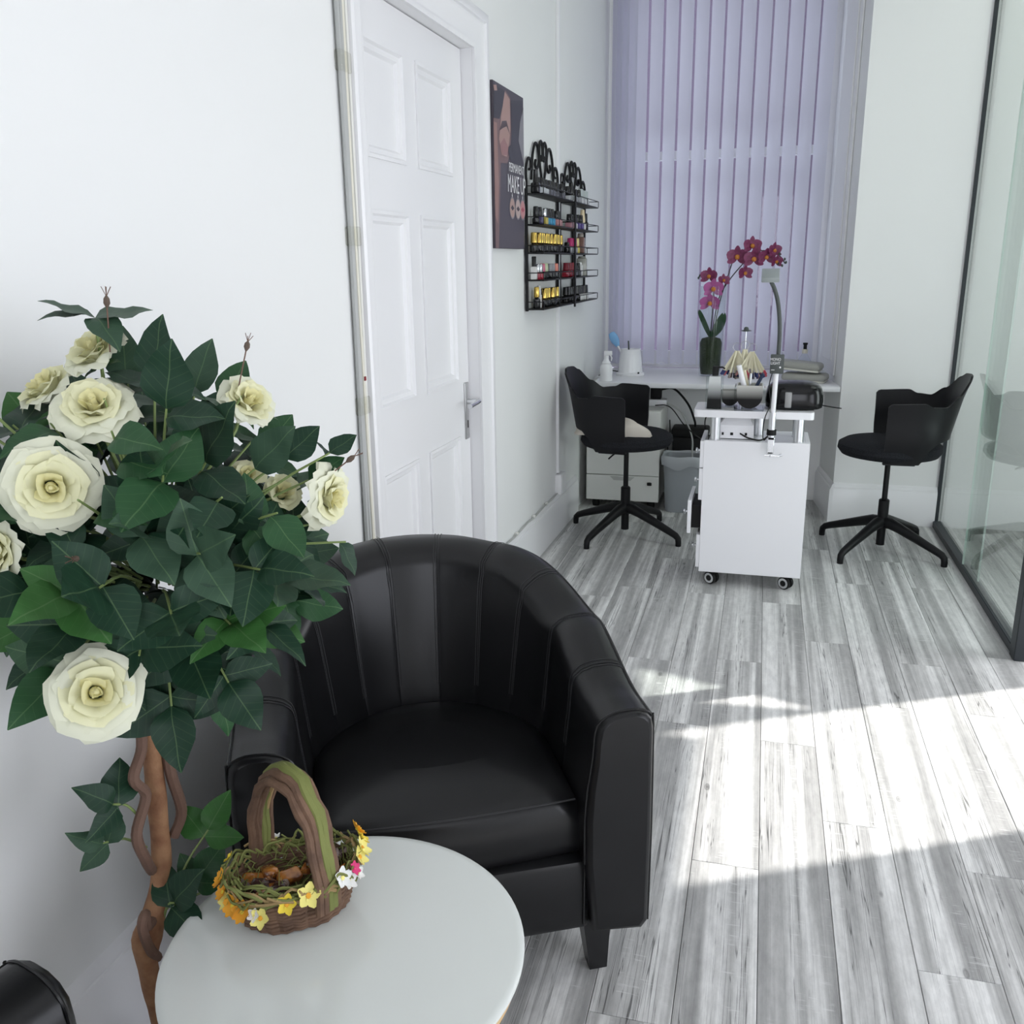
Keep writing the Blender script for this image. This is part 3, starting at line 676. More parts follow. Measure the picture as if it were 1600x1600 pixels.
rose((-.772, .835, .945), (.60, -.66, .42), 1.06)
rose((-.715, 1.16, 1.265), (.75, -.25, .55), .92, n_open=5)
rose((-.612, 1.205, 1.105), (.93, -.10, -.12), .92)
rose((-.845, .985, 1.285), (.35, -.55, .75), .98)
rose((-.900, 1.06, 1.350), (-.1, -.5, .8), .95, n_open=5)
rose((-.965, 1.03, 1.300), (-.3, -.5, .8), .95, n_open=5)
rose((-.930, .865, 1.105), (-.2, -.9, .2), .85, n_open=5)
rose((-.690, 1.185, 1.12), (.6, -.4, .5), .75, n_open=4)
rose((-.74, 1.17, 1.15), (.4, -.4, .7), .7, n_open=4)
cnt = 0
NS = 92
for i in range(NS):                                   # fibonacci directions over the crown
    t = (i + .5) / NS; zc = 1 - 2 * t; a = i * 2.39996; r = math.sqrt(1 - zc * zc)
    dv = Vector((r * math.cos(a), r * math.sin(a), zc))
    rad = Vector((.235, .235, .245)); f = random.uniform(.72, 1.0)
    tip = FC + Vector((dv.x * rad.x, dv.y * rad.y, dv.z * rad.z)) * f
    if tip.x < wall_x(tip.y) + .05: tip.x = wall_x(tip.y) + .05 + random.uniform(0, .05)
    low = zc < .1
    key = random.choices(['leafA', 'leafB', 'leafC', 'leafD'], (4.4, 2.4, 2.2, .6) if not low else (5, 2.2, 1.3, 1.2))[0]
    sprig(tip, key, random.uniform(1.05, 1.32), random.choice((3, 3, 5)))
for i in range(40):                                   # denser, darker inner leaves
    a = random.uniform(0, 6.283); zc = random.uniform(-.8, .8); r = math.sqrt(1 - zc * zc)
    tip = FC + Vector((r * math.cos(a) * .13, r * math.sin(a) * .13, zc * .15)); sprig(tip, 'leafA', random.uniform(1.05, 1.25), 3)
# outlying sprigs: the spray on the right, the crown tip and the left edge
for tip, key, s_, n in (((-.655, 1.20, 1.135), 'leafB', .8, 3), ((-.625, 1.215, 1.175), 'leafA', .62, 3), ((-.64, 1.19, 1.07), 'leafB', .85, 3), ((-.60, 1.20, 1.04), 'leafA', .85, 3), ((-.675, 1.175, 1.02), 'leafC', .85, 3), ((-.66, 1.18, .975), 'leafA', .9, 3),
                       ((-.685, 1.185, 1.17), 'leafA', .9, 3), ((-.71, 1.17, 1.11), 'leafA', .9, 5), ((-.70, 1.15, 1.06), 'leafB', .9, 5), ((-.70, 1.12, .98), 'leafA', .9, 3), ((-.735, 1.10, .93), 'leafA', .9, 3),
                       ((-.72, 1.14, 1.27), 'leafC', .8, 3), ((-.80, .845, 1.065), 'leafD', 1.2, 3), ((-.745, .905, .985), 'leafC', 1.35, 3), ((-.72, .97, 1.03), 'leafC', 1.1, 3), ((-.99, .90, 1.33), 'leafB', .8, 3), ((-.98, .90, 1.28), 'leafA', .8, 3)): sprig(Vector(tip), key, s_, n)
tp_ = Vector((-.885, 1.06, 1.385)); stems.tube(spline([FC - RB, Vector((-.88, 1.06, 1.25)) - RB, tp_ - RB], 4), .0024, 5)
for d, key, s_ in (((-.55, -.62, .30), 'leafC', .95), ((-.28, -.35, .22), 'leafC', .9), ((.55, .55, .16), 'leafC', .95), ((.35, -.2, -.1), 'leafC', 1.0)): put_leaf(tp_, Vector(d), Vector((.1, -.2, 1)), key, s_, True)
# low shoots on the trunk
for tip, root, key, s_, n in (((-.845, 1.115, .545), (-.885, 1.04, .44), 'leafD', .95, 3), ((-.85, 1.085, .475), (-.885, 1.04, .42), 'leafB', .8, 3), ((-.86, 1.03, .465), (-.885, 1.03, .43), 'leafA', 1.1, 3), ((-.835, 1.125, .43), (-.885, 1.05, .42), 'leafA', .9, 1),
                              ((-.90, .975, .675), (-.89, 1.02, .62), 'leafA', .95, 3), ((-.91, .955, .62), (-.89, 1.02, .57), 'leafC', .8, 3)):
    sprig(Vector(tip), key, s_, n, Vector(root), Vector((.55, -.7, .35)))
stems.build('stems', M['stem'], rt)['kind'] = 'stuff'
for p, q in (((-.73, 1.15, 1.28), (-.735, 1.19, 1.335)), ((-.64, 1.20, 1.13), (-.595, 1.22, 1.165)), ((-.86, 1.05, 1.34), (-.855, 1.05, 1.405)), ((-.80, .93, 1.00), (-.775, .90, 1.03)), ((-.80, .90, 1.1), (-.79, .86, 1.11))):
    p, q = Vector(p), Vector(q); d = (q - p).normalized()
    o = MB().tube([q - d * .006 - RB, q - RB, q + d * .006 - RB, q + d * .011 - RB], [.0015, .0045, .004, .0008], 7).build('bud', M['bud'], rt)
    b = MB(); b.tube([p - RB, q - RB], .0011, 5)
    for k in range(4):
        a = k * 1.57; s = d.orthogonal().normalized(); s.rotate(Matrix.Rotation(a, 3, d)); b.tube([q + d * .009 - RB, q + d * .022 + s * .006 - RB], .0006, 4)
    b.build('bud_stalk', M['vine'], o); o.children[0].location = (0, 0, 0)
# ================================================================== poster on the wall
ps = thing('canvas_poster', 'tall dark make-up poster of a face and gloved hand beside the door', 'poster', WO, WROT)
pa, pb, pz0, pz1 = -1.66, -1.238, 1.507, 2.117; PF = .032
MB().box(.002, PF, pa, pb, pz0, pz1, .002, 1).build('canvas', cm('poster_plum_grey', (.060, .050, .066), .4), ps)
pc = lambda u, v: (pa + (pb - pa) * u, pz1 - (pz1 - pz0) * v)
def print_shape(name, pts, m, lvl):
    q = [pc(u, v) for u, v in pts]; b = MB(); b.add([(PF + .0004 * lvl, s_, z_) for s_, z_ in q], [tuple(range(len(q)))]); return b.build(name, m, ps, False)
sk = cm('print_skin', (.38, .235, .205), .4); skd = cm('print_skin_shade', (.17, .10, .10), .4); gl = cm('print_glove', (.030, .027, .038), .4); gry = cm('print_grey', (.22, .21, .23), .4); brow = cm('print_brow', (.07, .045, .05), .4)
print_shape('printed_face', [(0, .22), (.18, .13), (.38, .02), (.55, .05), (.56, .28), (.5, .40), (.42, .46), (.2, .47), (.16, .70), (.10, 1), (0, 1)], skd, 1)
print_shape('printed_face_light', [(.24, .18), (.36, .03), (.52, .06), (.53, .24), (.48, .33), (.40, .42), (.24, .42), (.16, .33)], sk, 2)
print_shape('printed_cheek', [(0, .24), (.10, .24), (.13, .6), (.08, .85), (0, .80)], cm('print_cheek', (.30, .17, .15), .4), 2)
print_shape('printed_brow', [(.17, .28), (.26, .215), (.40, .20), (.52, .28), (.40, .235), (.28, .255)], brow, 3)
print_shape('printed_eyelid', [(.18, .36), (.32, .31), (.46, .36), (.40, .41), (.26, .42)], cm('print_lid', (.30, .15, .15), .4), 3)
print_shape('printed_glove', [(.02, .02), (.36, .03), (.28, .13), (.18, .21), (.0, .22)], gl, 3)
print_shape('printed_glove', [(.56, .06), (.98, .02), (.86, .16), (.80, .30), (.99, .45), (.99, .50), (.60, .47), (.46, .40), (.44, .36), (.56, .33)], gl, 3)
print_shape('printed_background', [(.86, .17), (.99, .06), (.99, .44), (.80, .29)], gry, 4)
print_shape('printed_finger', [(.0, .03), (.10, .02), (.12, .05), (.03, .06)], sk, 4)
wt = cm('print_white', (.80, .79, .80), .4); MROT = (R_(90), 0, R_(90))
def lettering(body, u, v, size, sx):
    s_, z_ = pc(u, v); o = link('lettering', text_mesh(body, size, wt), ps, (PF + .0022, s_, z_), MROT, (sx, 1, 1)); return o
lettering('PERMANENT', .72, .505, .050, .78); lettering('MAKE UP', .72, .635, .098, .66)
for k, (u, c) in enumerate(((.56, (.42, .27, .23)), (.76, (.48, .36, .33)), (.93, (.50, .22, .22)))):
    rim = print_shape('printed_oval', [(u + .098 * math.cos(t * .3142), .735 + .072 * math.sin(t * .3142)) for t in range(20)], gry, 3)
    print_shape('printed_oval', [(u + .085 * math.cos(t * .3142), .735 + .062 * math.sin(t * .3142)) for t in range(20)], cm('print_oval_%d' % k, c, .4), 4)
    print_shape('printed_mark', [(u - .06, .735), (u, .715), (u + .06, .735), (u, .752)], cm('print_mark_%d' % k, ((.05, .04, .05), (.06, .04, .05), (.35, .05, .08))[k], .4), 5)
    print_shape('printed_droplet', [(u - .012, .655), (u, .635), (u + .012, .655), (u, .668)], wt, 3)

# ================================================================== polish racks
def make_rack(label, s0, s1, near):
    r = thing('polish_rack', label, 'rack', WO, WROT, 'black metal polish racks')
    zs = (1.246, 1.374, 1.494, 1.616, 1.746)
    b = MB()
    for s_ in (s0, s1): MB().box(.006, .018, s_ - .008, s_ + .008, 1.235, 1.80, .001, 1).build('upright', M['rack'], r)
    if not near:
        MB().box(.006, .018, (s0 + s1) / 2 - .008, (s0 + s1) / 2 + .008, 1.235, 1.80, .001, 1).build('upright', M['rack'], r)
        MB().box(.088, .096, s0 - .006, s0 + .014, 1.225, 1.80, .001, 1).build('front_upright', M['rack'], r)
    for z in zs:
        sh = MB().box(.004, .092, s0, s1, z - .006, z, .001, 1).build('shelf', M['rack'], r)
        b = MB(); b.tube([(.006, s0, z + .030), (.092, s0, z + .030), (.092, s1, z + .030), (.006, s1, z + .030)], .0022, 5)
        for s_ in (s0, (s0 + s1) / 2, s1): b.tube([(.092, s_, z), (.092, s_, z + .03)], .002, 5)
        b.build('rail', M['rack'], sh)
    c = (s0 + s1) / 2; hw = (s1 - s0) / 2; top = .20 if near else .17
    def scroll(pts, r_=.0065): MB().tube([(.012, c + hw * x, 1.79 + top * y) for x, y in [(p.x, p.y) for p in spline([(x, y, 0) for x, y in pts], 6)]], r_, 7).build('scroll', M['rack'], r)
    for sg in (-1, 1):
        scroll([(sg * .98, 0), (sg * 1.0, .30), (sg * .88, .52), (sg * .74, .50), (sg * .72, .34), (sg * .82, .30)])
        scroll([(sg * .70, .10), (sg * .62, .62), (sg * .46, .90), (sg * .30, .82), (sg * .24, .55), (sg * .36, .38), (sg * .48, .44), (sg * .44, .55)])
        scroll([(sg * .02, .02), (sg * .20, .55), (sg * .22, .85), (sg * .12, 1.0), (sg * .02, .86), (sg * .03, .62), (sg * .10, .60), (sg * .10, .70)])
    return r
rackA = make_rack('black scroll-topped polish rack nearer the poster', -1.135, -.545, True)
rackB = make_rack('black scroll-topped polish rack nearer the window', -.50, .10, False)
ZS = {1: 1.746, 2: 1.616, 3: 1.494, 4: 1.374, 5: 1.246}
black = (.010, .010, .011); gold = (.72, .50, .13); silver = (.62, .63, .66); clearish = (.55, .57, .58)
bm_cache = {}
def bottle_meshes(wd, hb, hc, body, cap, shape, bname, cname):
    k = (wd, hb, hc, body, cap, shape)
    if k not in bm_cache:
        b = MB()
        if shape == 'round': b.lathe([(.001, 0), (wd * .46, 0), (wd / 2, .003), (wd / 2, hb * .80), (wd * .30, hb * .95), (wd * .24, hb), (.001, hb)], 12)
        elif shape == 'tube': b.box(-wd / 2, wd / 2, -wd * .3, wd * .3, 0, hb, wd * .12, 2)
        else: b.box(-wd / 2, wd / 2, -wd / 2, wd / 2, 0, hb, wd * .16, 2)
        bd = b.mesh('bottle_body', cm(bname, body, .14))
        c = MB().lathe([(.001, hb - .001), (wd * .36, hb), (wd * (.40 if shape != 'cone' else .34), hb + .002), (wd * (.36 if hc < .05 else .27), hb + hc - .003), (wd * .30, hb + hc), (.001, hb + hc)], 12).mesh('cap', cm(cname, cap, .25 if cap != gold else .22, 1 if cap in (gold, silver) else 0))
        bm_cache[k] = (bd, c)
    return bm_cache[k]
def row(rk, shelf, s0, items, rname):
    """items: (count, pitch, words, body, cap, width, body height, cap height, shape)"""
    s_ = s0; z = ZS[shelf]
    where = {1: 'top', 2: 'second', 3: 'third', 4: 'fourth', 5: 'bottom'}[shelf]
    for n, pitch, words_, body, cap, wd, hb, hc, shape in items:
        bd, c = bottle_meshes(wd, hb, hc, body, cap, shape, 'polish_body_%02x%02x%02x' % tuple(int(min(.99, q) * 255) for q in body), 'polish_cap_%02x%02x%02x' % tuple(int(min(.99, q) * 255) for q in cap))
        for k in range(n):
            r = thing('polish_bottle', '%s on the %s shelf of the rack %s' % (words_, where, rname), 'bottle', wl(.044 + random.uniform(-.006, .010), s_ - .012, z + .0005), (0, 0, WA + random.uniform(-.12, .12)), '%s, %s shelf, rack %s' % (words_, where, rname))
            link('bottle_body', bd, r); link('cap', c, r); s_ += pitch
nA, nB = 'by the poster', 'by the window'
row(rackA, 1, -1.085, [(1, .050, 'tall black bottle', black, black, .038, .045, .055, 'cone'), (4, .045, 'black-capped milky polish bottle', clearish, black, .036, .032, .040, 'sq'), (6, .045, 'black-capped grey polish bottle', (.10, .10, .12), black, .036, .032, .040, 'sq')], nA)
row(rackA, 2, -1.075, [(1, .065, 'black-capped black polish bottle', black, black, .034, .032, .044, 'round'), (1, .060, 'black-capped violet polish bottle', (.08, .07, .16), black, .036, .034, .042, 'sq'), (1, .042, 'pale-capped yellow polish bottle', (.55, .45, .10), silver, .034, .036, .036, 'sq'), (3, .042, 'black-capped turquoise polish bottle', (.03, .28, .48), black, .038, .036, .040, 'sq'), (1, .046, 'white-capped orange polish bottle', (.50, .22, .08), (.8, .8, .8), .030, .034, .046, 'round'), (3, .044, 'black-capped pink polish bottle', (.50, .24, .24), black, .034, .034, .038, 'sq')], nA)
row(rackA, 3, -1.100, [(12, .0455, 'gold-capped black polish bottle', black, gold, .040, .040, .046, 'round')], nA)
row(rackA, 4, -1.105, [(1, .045, 'white dropper bottle', (.60, .60, .58), black, .030, .058, .044, 'cone'), (2, .042, 'silver-capped red polish bottle', (.30, .02, .04), silver, .036, .032, .036, 'round'), (1, .04, 'pink-capped dark polish bottle', black, (.55, .16, .24), .036, .034, .036, 'round'), (2, .040, 'pale green-capped dark polish bottle', black, (.48, .55, .36), .036, .034, .038, 'round'), (2, .040, 'grey-capped dark polish bottle', black, (.25, .25, .27), .036, .034, .036, 'round'), (2, .040, 'coral-capped dark polish bottle', black, (.68, .24, .18), .036, .034, .036, 'round'), (1, .040, 'lilac-capped white polish bottle', (.6, .6, .62), (.52, .26, .42), .036, .034, .036, 'round')], nA)
row(rackA, 5, -1.095, [(1, .050, 'gold-capped black tall bottle', black, gold, .034, .050, .046, 'round'), (1, .044, 'slim white tube', (.72, .72, .70), (.7, .7, .68), .024, .060, .042, 'tube'), (1, .04, 'dark brown bottle', (.03, .015, .012), black, .034, .045, .040, 'round'), (7, .0465, 'gold-capped black polish bottle', black, gold, .040, .040, .046, 'round')], nA)
row(rackB, 1, -.460, [(2, .052, 'black-capped clear polish bottle', clearish, black, .034, .034, .040, 'sq'), (1, .060, 'tall white bottle with black pump', (.78, .78, .78), black, .032, .055, .045, 'round'), (2, .052, 'black-capped silver polish bottle', (.3, .31, .33), black, .036, .034, .036, 'sq'), (4, .060, 'clear-capped pale polish bottle', (.62, .62, .64), (.45, .50, .50), .038, .032, .046, 'sq')], nB)
row(rackB, 2, -.460, [(2, .056, 'black-capped rose polish bottle', (.46, .22, .26), black, .036, .034, .036, 'sq'), (2, .056, 'black-capped white polish bottle', (.62, .62, .64), black, .034, .034, .038, 'round'), (2, .056, 'black-capped purple polish bottle', (.09, .06, .24), black, .036, .036, .040, 'sq'), (1, .070, 'tall pale-gold capped bottle', (.72, .70, .68), (.80, .66, .42), .040, .040, .066, 'round'), (1, .062, 'tall black bottle', black, black, .036, .045, .045, 'sq')], nB)
row(rackB, 3, -.450, [(1, .06, 'small black pot', black, black, .038, .034, .020, 'round'), (2, .056, 'magenta-capped polish bottle', (.30, .30, .32), (.46, .02, .14), .040, .034, .042, 'round'), (1, .052, 'red polish bottle', (.52, .02, .05), (.35, .02, .05), .038, .038, .038, 'round'), (1, .052, 'yellow polish bottle', (.62, .52, .12), (.75, .66, .30), .036, .038, .040, 'round'), (1, .055, 'tall brown tube', (.22, .13, .11), (.30, .27, .24), .044, .085, .020, 'tube'), (2, .06, 'clear glass bottle', (.42, .44, .43), (.50, .52, .52), .040, .050, .035, 'round')], nB)
row(rackB, 4, -.465, [(3, .048, 'dark red polish bottle', (.26, .015, .03), (.20, .012, .025), .040, .036, .036, 'sq'), (3, .046, 'black-capped dark grey polish bottle', (.04, .042, .045), black, .038, .034, .036, 'sq'), (1, .060, 'white box', (.75, .75, .74), (.75, .75, .74), .034, .060, .014, 'tube'), (1, .070, 'grey upended tube', (.40, .40, .36), (.40, .40, .36), .056, .095, .010, 'tube'), (1, .06, 'black square bottle', black, black, .038, .040, .034, 'sq')], nB)
row(rackB, 5, -.460, [(5, .052, 'big black-capped black polish bottle', black, black, .046, .036, .042, 'round'), (4, .062, 'big black-capped white polish bottle', (.68, .68, .67), black, .048, .034, .044, 'round')], nB)

# ================================================================== swivel chairs
def make_swivel(label, loc, rz, base_rz):
    r = thing('swivel_chair', label, 'chair', loc, (0, 0, rz), 'black swivel chairs at the manicure table')
    base = MB(); base.lathe([(.001, .03), (.021, .03), (.021, .165), (.026, .17), (.026, .265), (.021, .27), (.001, .27)], 18); hub = base.build('hub', M['blackmetal'], r)
    for k in range(4):
        a = base_rz + k * math.pi / 2; c, s_ = math.cos(a), math.sin(a)
        prof = [(.012, .150, .026), (.05, .150, .024), (.10, .135, .021), (.20, .100, .018), (.29, .068, .0155), (.325, .054, .0145), (.340, .040, .0135), (.343, .020, .013), (.343, .0, .0125)]
        b = MB(); b.tube([(c * x, s_ * x, z) for x, z, _ in prof], [q * 1.22 for _, _, q in prof], 10); b.build('foot', M['blackmetal'], r)
    MB().lathe([(.001, .26), (.0135, .26), (.0135, .49), (.001, .49)], 14).build('gas_lift', M['blackmetal'], r)
    MB().lathe([(.001, .475), (.02, .475), (.05, .497), (.09, .505), (.001, .505)], 18).build('mount', M['blackmetal'], r)
    MB().tube([(-.02, -.02, .485), (-.06, -.07, .45), (-.075, -.085, .435)], .0045, 7).build('height_lever', M['blackmetal'], r)
    b = MB(); b.lathe([(.001, .497), (.19, .497), (.228, .506), (.246, .530), (.242, .556), (.215, .572), (.14, .580), (.001, .582)], 44); b.build('seat', M['seatcloth'], r)
    # one-piece shell: two arm wings joined by the backrest; u runs from the near arm tip round the back
    plan = [(.055, -.245), (-.03, -.252), (-.11, -.248), (-.175, -.222), (-.222, -.165), (-.245, -.085), (-.252, 0)]
    full = plan + [(x, -y) for x, y in plan[-2::-1]]
    sp2 = spline([(x, y, 0) for x, y in full], 8); n = len(sp2) - 1
    top = [(0, .775), (.015, .790), (.155, .795), (.20, .778), (.26, .775), (.33, .820), (.40, .885), (.45, .905), (.5, .908)]
    bot = [(0, .500), (.165, .497), (.185, .515), (.215, .575), (.26, .605), (.34, .612), (.5, .612)]
    rows_o, rows_i = [], []
    for i, p in enumerate(sp2):
        u = i / n; uu = min(u, 1 - u); zt, zb = interp(top, uu), interp(bot, uu)
        nx, ny = (sp2[min(i + 1, n)] - sp2[max(i - 1, 0)]).yx; nv = Vector((nx, -ny, 0)).normalized(); nv = -nv if nv.dot(Vector((-.02, 0, 0)) - p) > 0 else nv
        lean = smooth(.18, .40, uu); ro, ri = [], []
        for k in range(8):
            t = k / 7; z = zb + (zt - zb) * t
            off = Vector((-.21 * lean * (z - .60) - .012 * lean * smooth(.8, .92, z), 0, 0)) + nv * (.012 * smooth(.70, .80, z) * (1 - lean))
            inw = nv * (-.030 * (1 - smooth(.5, .62, z)) * (1 - lean))
            q = p + off + inw; ro.append(Vector((q.x, q.y, z)) + nv * .005); ri.append(Vector((q.x, q.y, z)) - nv * .005)
        rows_o.append(ro + ri[::-1])
    b = MB(); b.grid(rows_o, closed=True); b.add(rows_o[0], [tuple(range(16))]); b.add(rows_o[-1], [tuple(range(16))])
    b.build('shell', M['shell'], r, True, 55)
    for sg in (-1, 1): MB().box(-.09, .055, sg * .215 - .012, sg * .215 + .012, .492, .503, .003, 1).build('shell_bracket', M['shell'], r)
    return r
chL = make_swivel('black swivel chair with a towel on its seat, by the wall', (-.671, 4.722, 0), R_(-7), R_(-27 + 7))
chR = make_swivel('black swivel chair with an empty seat beside the glass partition', (.643, 4.734, 0), R_(180), R_(-38))
# towel on the left seat
random.seed(5)
def crumple(cx, cy, cz, rx, ry, rz_, seed, n=22, m=12):
    rnd = random.Random(seed); ph = [rnd.uniform(0, 6.28) for _ in range(8)]; rows = []
    for i in range(m + 1):
        v = i / m; el = math.pi / 2 * v; rr = math.cos(el)
        row_ = []
        for j in range(n):
            a = 2 * math.pi * j / n
            f = 1 + .10 * math.sin(3 * a + ph[0] + 3 * v) + .08 * math.sin(5 * a + ph[1] - 4 * v) + .06 * math.sin(8 * a + ph[2] + 6 * v)
            row_.append((cx + rx * rr * f * math.cos(a), cy + ry * rr * f * math.sin(a), cz + rz_ * math.sin(el) * (1 + .22 * math.sin(2 * a + ph[3]) * rr + .12 * math.sin(4 * a + ph[4]))))
        rows.append(row_)
    return rows
tw = thing('crumpled_towel', 'crumpled ecru towel lying on the left swivel chair seat', 'towel', (-.671, 4.722, .575), (0, 0, R_(-7)))
b = MB(); b.grid(crumple(.0, -.10, -.004, .145, .085, .085, 3), closed=True); b.build('front_fold', M['towel'], tw, True, 80)
b = MB(); b.grid(crumple(-.185, -.07, -.004, .075, .095, .075, 8), closed=True); b.build('rear_fold', M['towel'], tw, True, 80)

# ================================================================== manicure table
mt = thing('manicure_table', 'white manicure cabinet on castors with a raised shelf', 'table', (0, 0, 0))
x0, x1, y0, y1, z0, z1 = -.224, .225, 4.0, 4.285, .065, .68
b = MB(); b.box(x0, x1, y0, y0 + .018, z0, z1, .0015, 1).box(x1 - .018, x1, y0 + .018, y1, z0, z1, .0015, 1).box(x0 + .02, x1 - .018, y1 - .018, y1, z0, z1, .0015, 1).box(x0 + .02, x1 - .018, y0 + .018, y1 - .018, z0, z0 + .018).box(x0 + .02, x1 - .018, y0 + .018, y1 - .018, z1 - .018, z1 - .0005)
body = b.build('cabinet_body', M['white'], mt)
for k, (za, zb, out) in enumerate(((.085, .24, 0), (.245, .40, .045), (.405, .55, 0), (.555, .675, .0))):
    b = MB(); b.box(x0 - .016 - out, x0 + .001 - out, y0 + .003, y1 - .003, za, zb, .0015, 1); dr = b.build('drawer', M['white'], mt)
    if out: MB().box(x0 - out, x0 + .03, y0 + .03, y1 - .03, za + .02, zb - .03).build('drawer_box', M['blackmatt'], dr)
    o = MB().lathe([(.001, 0), (.006, 0), (.006, .012), (.013, .018), (.013, .023), (.001, .026)], 12).build('knob', M['chrome'], dr); o.location = (x0 - .016 - out, (y0 + y1) / 2 - .05, (za + zb) / 2); o.rotation_euler = (0, R_(-90), 0)
for cx, cy in ((-.165, 4.035), (.165, 4.035), (-.165, 4.25), (.165, 4.25)):
    c = MB().box(cx - .018, cx + .018, cy - .012, cy + .02, .045, .066, .003, 1).build('castor', M['blackmatt'], mt)
    for sx in (-1, 1):
        T = Matrix.Translation((cx, cy, .0305)) @ Matrix.Rotation(R_(58), 4, 'Z') @ Matrix.Translation((sx * .013, 0, 0)) @ Matrix.Rotation(R_(90), 4, 'Y')
        MB().lathe([(.001, -.008), (.028, -.008), (.030, -.005), (.030, .005), (.028, .008), (.001, .008)], 18, T=T).build('wheel', M['blackmatt'], c)
    T = Matrix.Translation((cx, cy, .0305)) @ Matrix.Rotation(R_(58), 4, 'Z') @ Matrix.Translation((-.0215, 0, 0)) @ Matrix.Rotation(R_(90), 4, 'Y'); MB().lathe([(.014, -.0015), (.024, -.0015), (.024, .001), (.014, .001), (.014, -.0015)], 18, T=T, cap=False).build('wheel_cap', M['chrome'], c)
b = MB(); sx0, sx1, sy0, sy1 = -.272, .232, 3.977, 4.215; poly = []
for cx, cy, a0 in ((sx1 - .02, sy1 - .02, 0), (sx0 + .02, sy1 - .02, 90), (sx0 + .02, sy0 + .02, 180), (sx1 - .02, sy0 + .02, 270)):
    for k in range(5): a = R_(a0 + 22.5 * k); poly.append((cx + .02 * math.cos(a), cy + .02 * math.sin(a)))
b.prism(poly, .787, .818); b.build('raised_shelf', M['white'], mt, True, 30)
for cx, cy in ((-.178, 4.03), (.175, 4.03), (-.178, 4.17), (.175, 4.17), (.008, 4.17)):
    MB().lathe([(.001, .6805), (.024, .6805), (.024, .684), (.0215, .685), (.0215, .786), (.001, .786)], 20, T=Matrix.Translation((cx, cy, 0))).build('post', M['alu'], mt)
# lamp clamped on the front edge
lm = thing('desk_lamp', 'clamp-on gooseneck desk lamp with grey head and name tag', 'lamp', (.06, 3.985, 0))
b = MB(); b.box(-.016, .016, -.034, .008, .700, .712, .002, 1).box(-.014, .014, -.034, -.022, .640, .712, .002, 1).box(-.012, .012, -.034, -.002, .640, .648, .002, 1)
cl = b.build('clamp', M['chrome'], lm)
b = MB(); b.tube([(0, -.028, .66), (0, -.028, .625)], .004, 8); b.tube([(-.022, -.028, .632), (.045, -.028, .630)], .0028, 7); b.tube([(.038, -.028, .632), (.05, -.028, .636)], .005, 7); b.build('clamp_screw', M['chrome'], cl)
MB().tube([(0, -.028, .712), (.001, -.028, .82)], .0145, 14).build('lower_pole', M['alu'], lm)
MB().tube([(.001, -.028, .82), (.004, -.028, 1.00)], .0105, 14).build('upper_pole', M['white'], lm)
MB().tube([(0, -.028, .722), (0, -.028, .745)], .020, 14).build('strap', M['blackmatt'], lm)
b = MB(); b.box(-.028, .028, -.042, -.034, .985, 1.066, .006, 2, Matrix.Translation((.005, 0, 0))); tg = b.build('name_tag', M['greydk'], lm)
for body_, z_, sz in (('MONO', 1.040, .016), ('LIGHT', 1.024, .016)): link('lettering', text_mesh(body_, sz, wt), tg, (-.002, -.0424, z_), (R_(90), 0, 0), (.85, 1, 1))
b = MB(); b.lathe([(.001, 0), (.004, 0), (.001, .0004)], 10, T=Matrix.Translation((.018, -.0423, 1.012)) @ Matrix.Rotation(R_(90), 4, 'X')); b.build('dot', wt, tg)
MB().box(-.018, -.004, -.0426, -.0422, 1.0, 1.0022).build('dash', wt, tg)
MB().tube(spline([(.005, -.026, 1.0), (.008, -.02, 1.08), (.006, -.02, 1.18), (-.006, -.02, 1.27), (-.022, -.022, 1.325), (-.040, -.024, 1.362)], 8), .0085, 12).build('gooseneck', M['greydk'], lm)
b = MB(); T = Matrix.Translation((-.043, .006, 1.384)) @ Matrix.Rotation(R_(22), 4, 'X')
b.box(-.036, .036, -.05, .05, -.010, .012, .004, 2, T); hd = b.build('lamp_head', M['greypl'], lm)
b = MB(); b.box(-.031, .031, -.043, .043, -.0125, -.0095, .001, 1, T); b.build('led_panel', M['white'], hd)
MB().tube(spline([(-.01, -.04, 1.0), (-.022, -.04, .93), (-.012, -.045, .86), (-.03, -.042, .80), (-.036, -.04, .74), (-.03, -.04, .70), (-.012, -.03, .72)], 6), .0022, 6).build('cable', M['cable'], lm)
# things on the raised shelf
ZT = .8185
ombB = ombre('ombre_bottle', .0, .14, (.008, .008, .008), (.75, .75, .74)); ombC = ombre('ombre_cup', .015, .125, (.006, .006, .006), (.62, .62, .58))
pb_ = thing('lotion_dispenser', 'ombre black-to-white dispenser bottle in clear acrylic with black pump', 'bottle', (-.190, 4.03, ZT))
b = MB(); b.add([(-.031, -.02, .003), (.031, -.02, .003), (.031, .02, .003), (-.031, .02, .003), (-.024, -.017, .142), (.024, -.017, .142), (.024, .017, .142), (-.024, .017, .142)], [(0, 1, 2, 3), (4, 5, 6, 7), (0, 1, 5, 4), (1, 2, 6, 5), (2, 3, 7, 6), (3, 0, 4, 7)]); b.build('inner_bottle', ombB, pb_, False)
MB().box(-.037, .037, -.026, .026, 0, .146, .003, 1).build('acrylic_block', M['acrylic'], pb_)
MB().lathe([(.001, .146), (.014, .146), (.014, .165), (.012, .185), (.001, .186)], 14).build('pump', M['blackmatt'], pb_)
MB().tube([(0, 0, .180), (.03, 0, .181), (.04, 0, .174)], .004, 7).build('spout', M['blackmatt'], pb_)
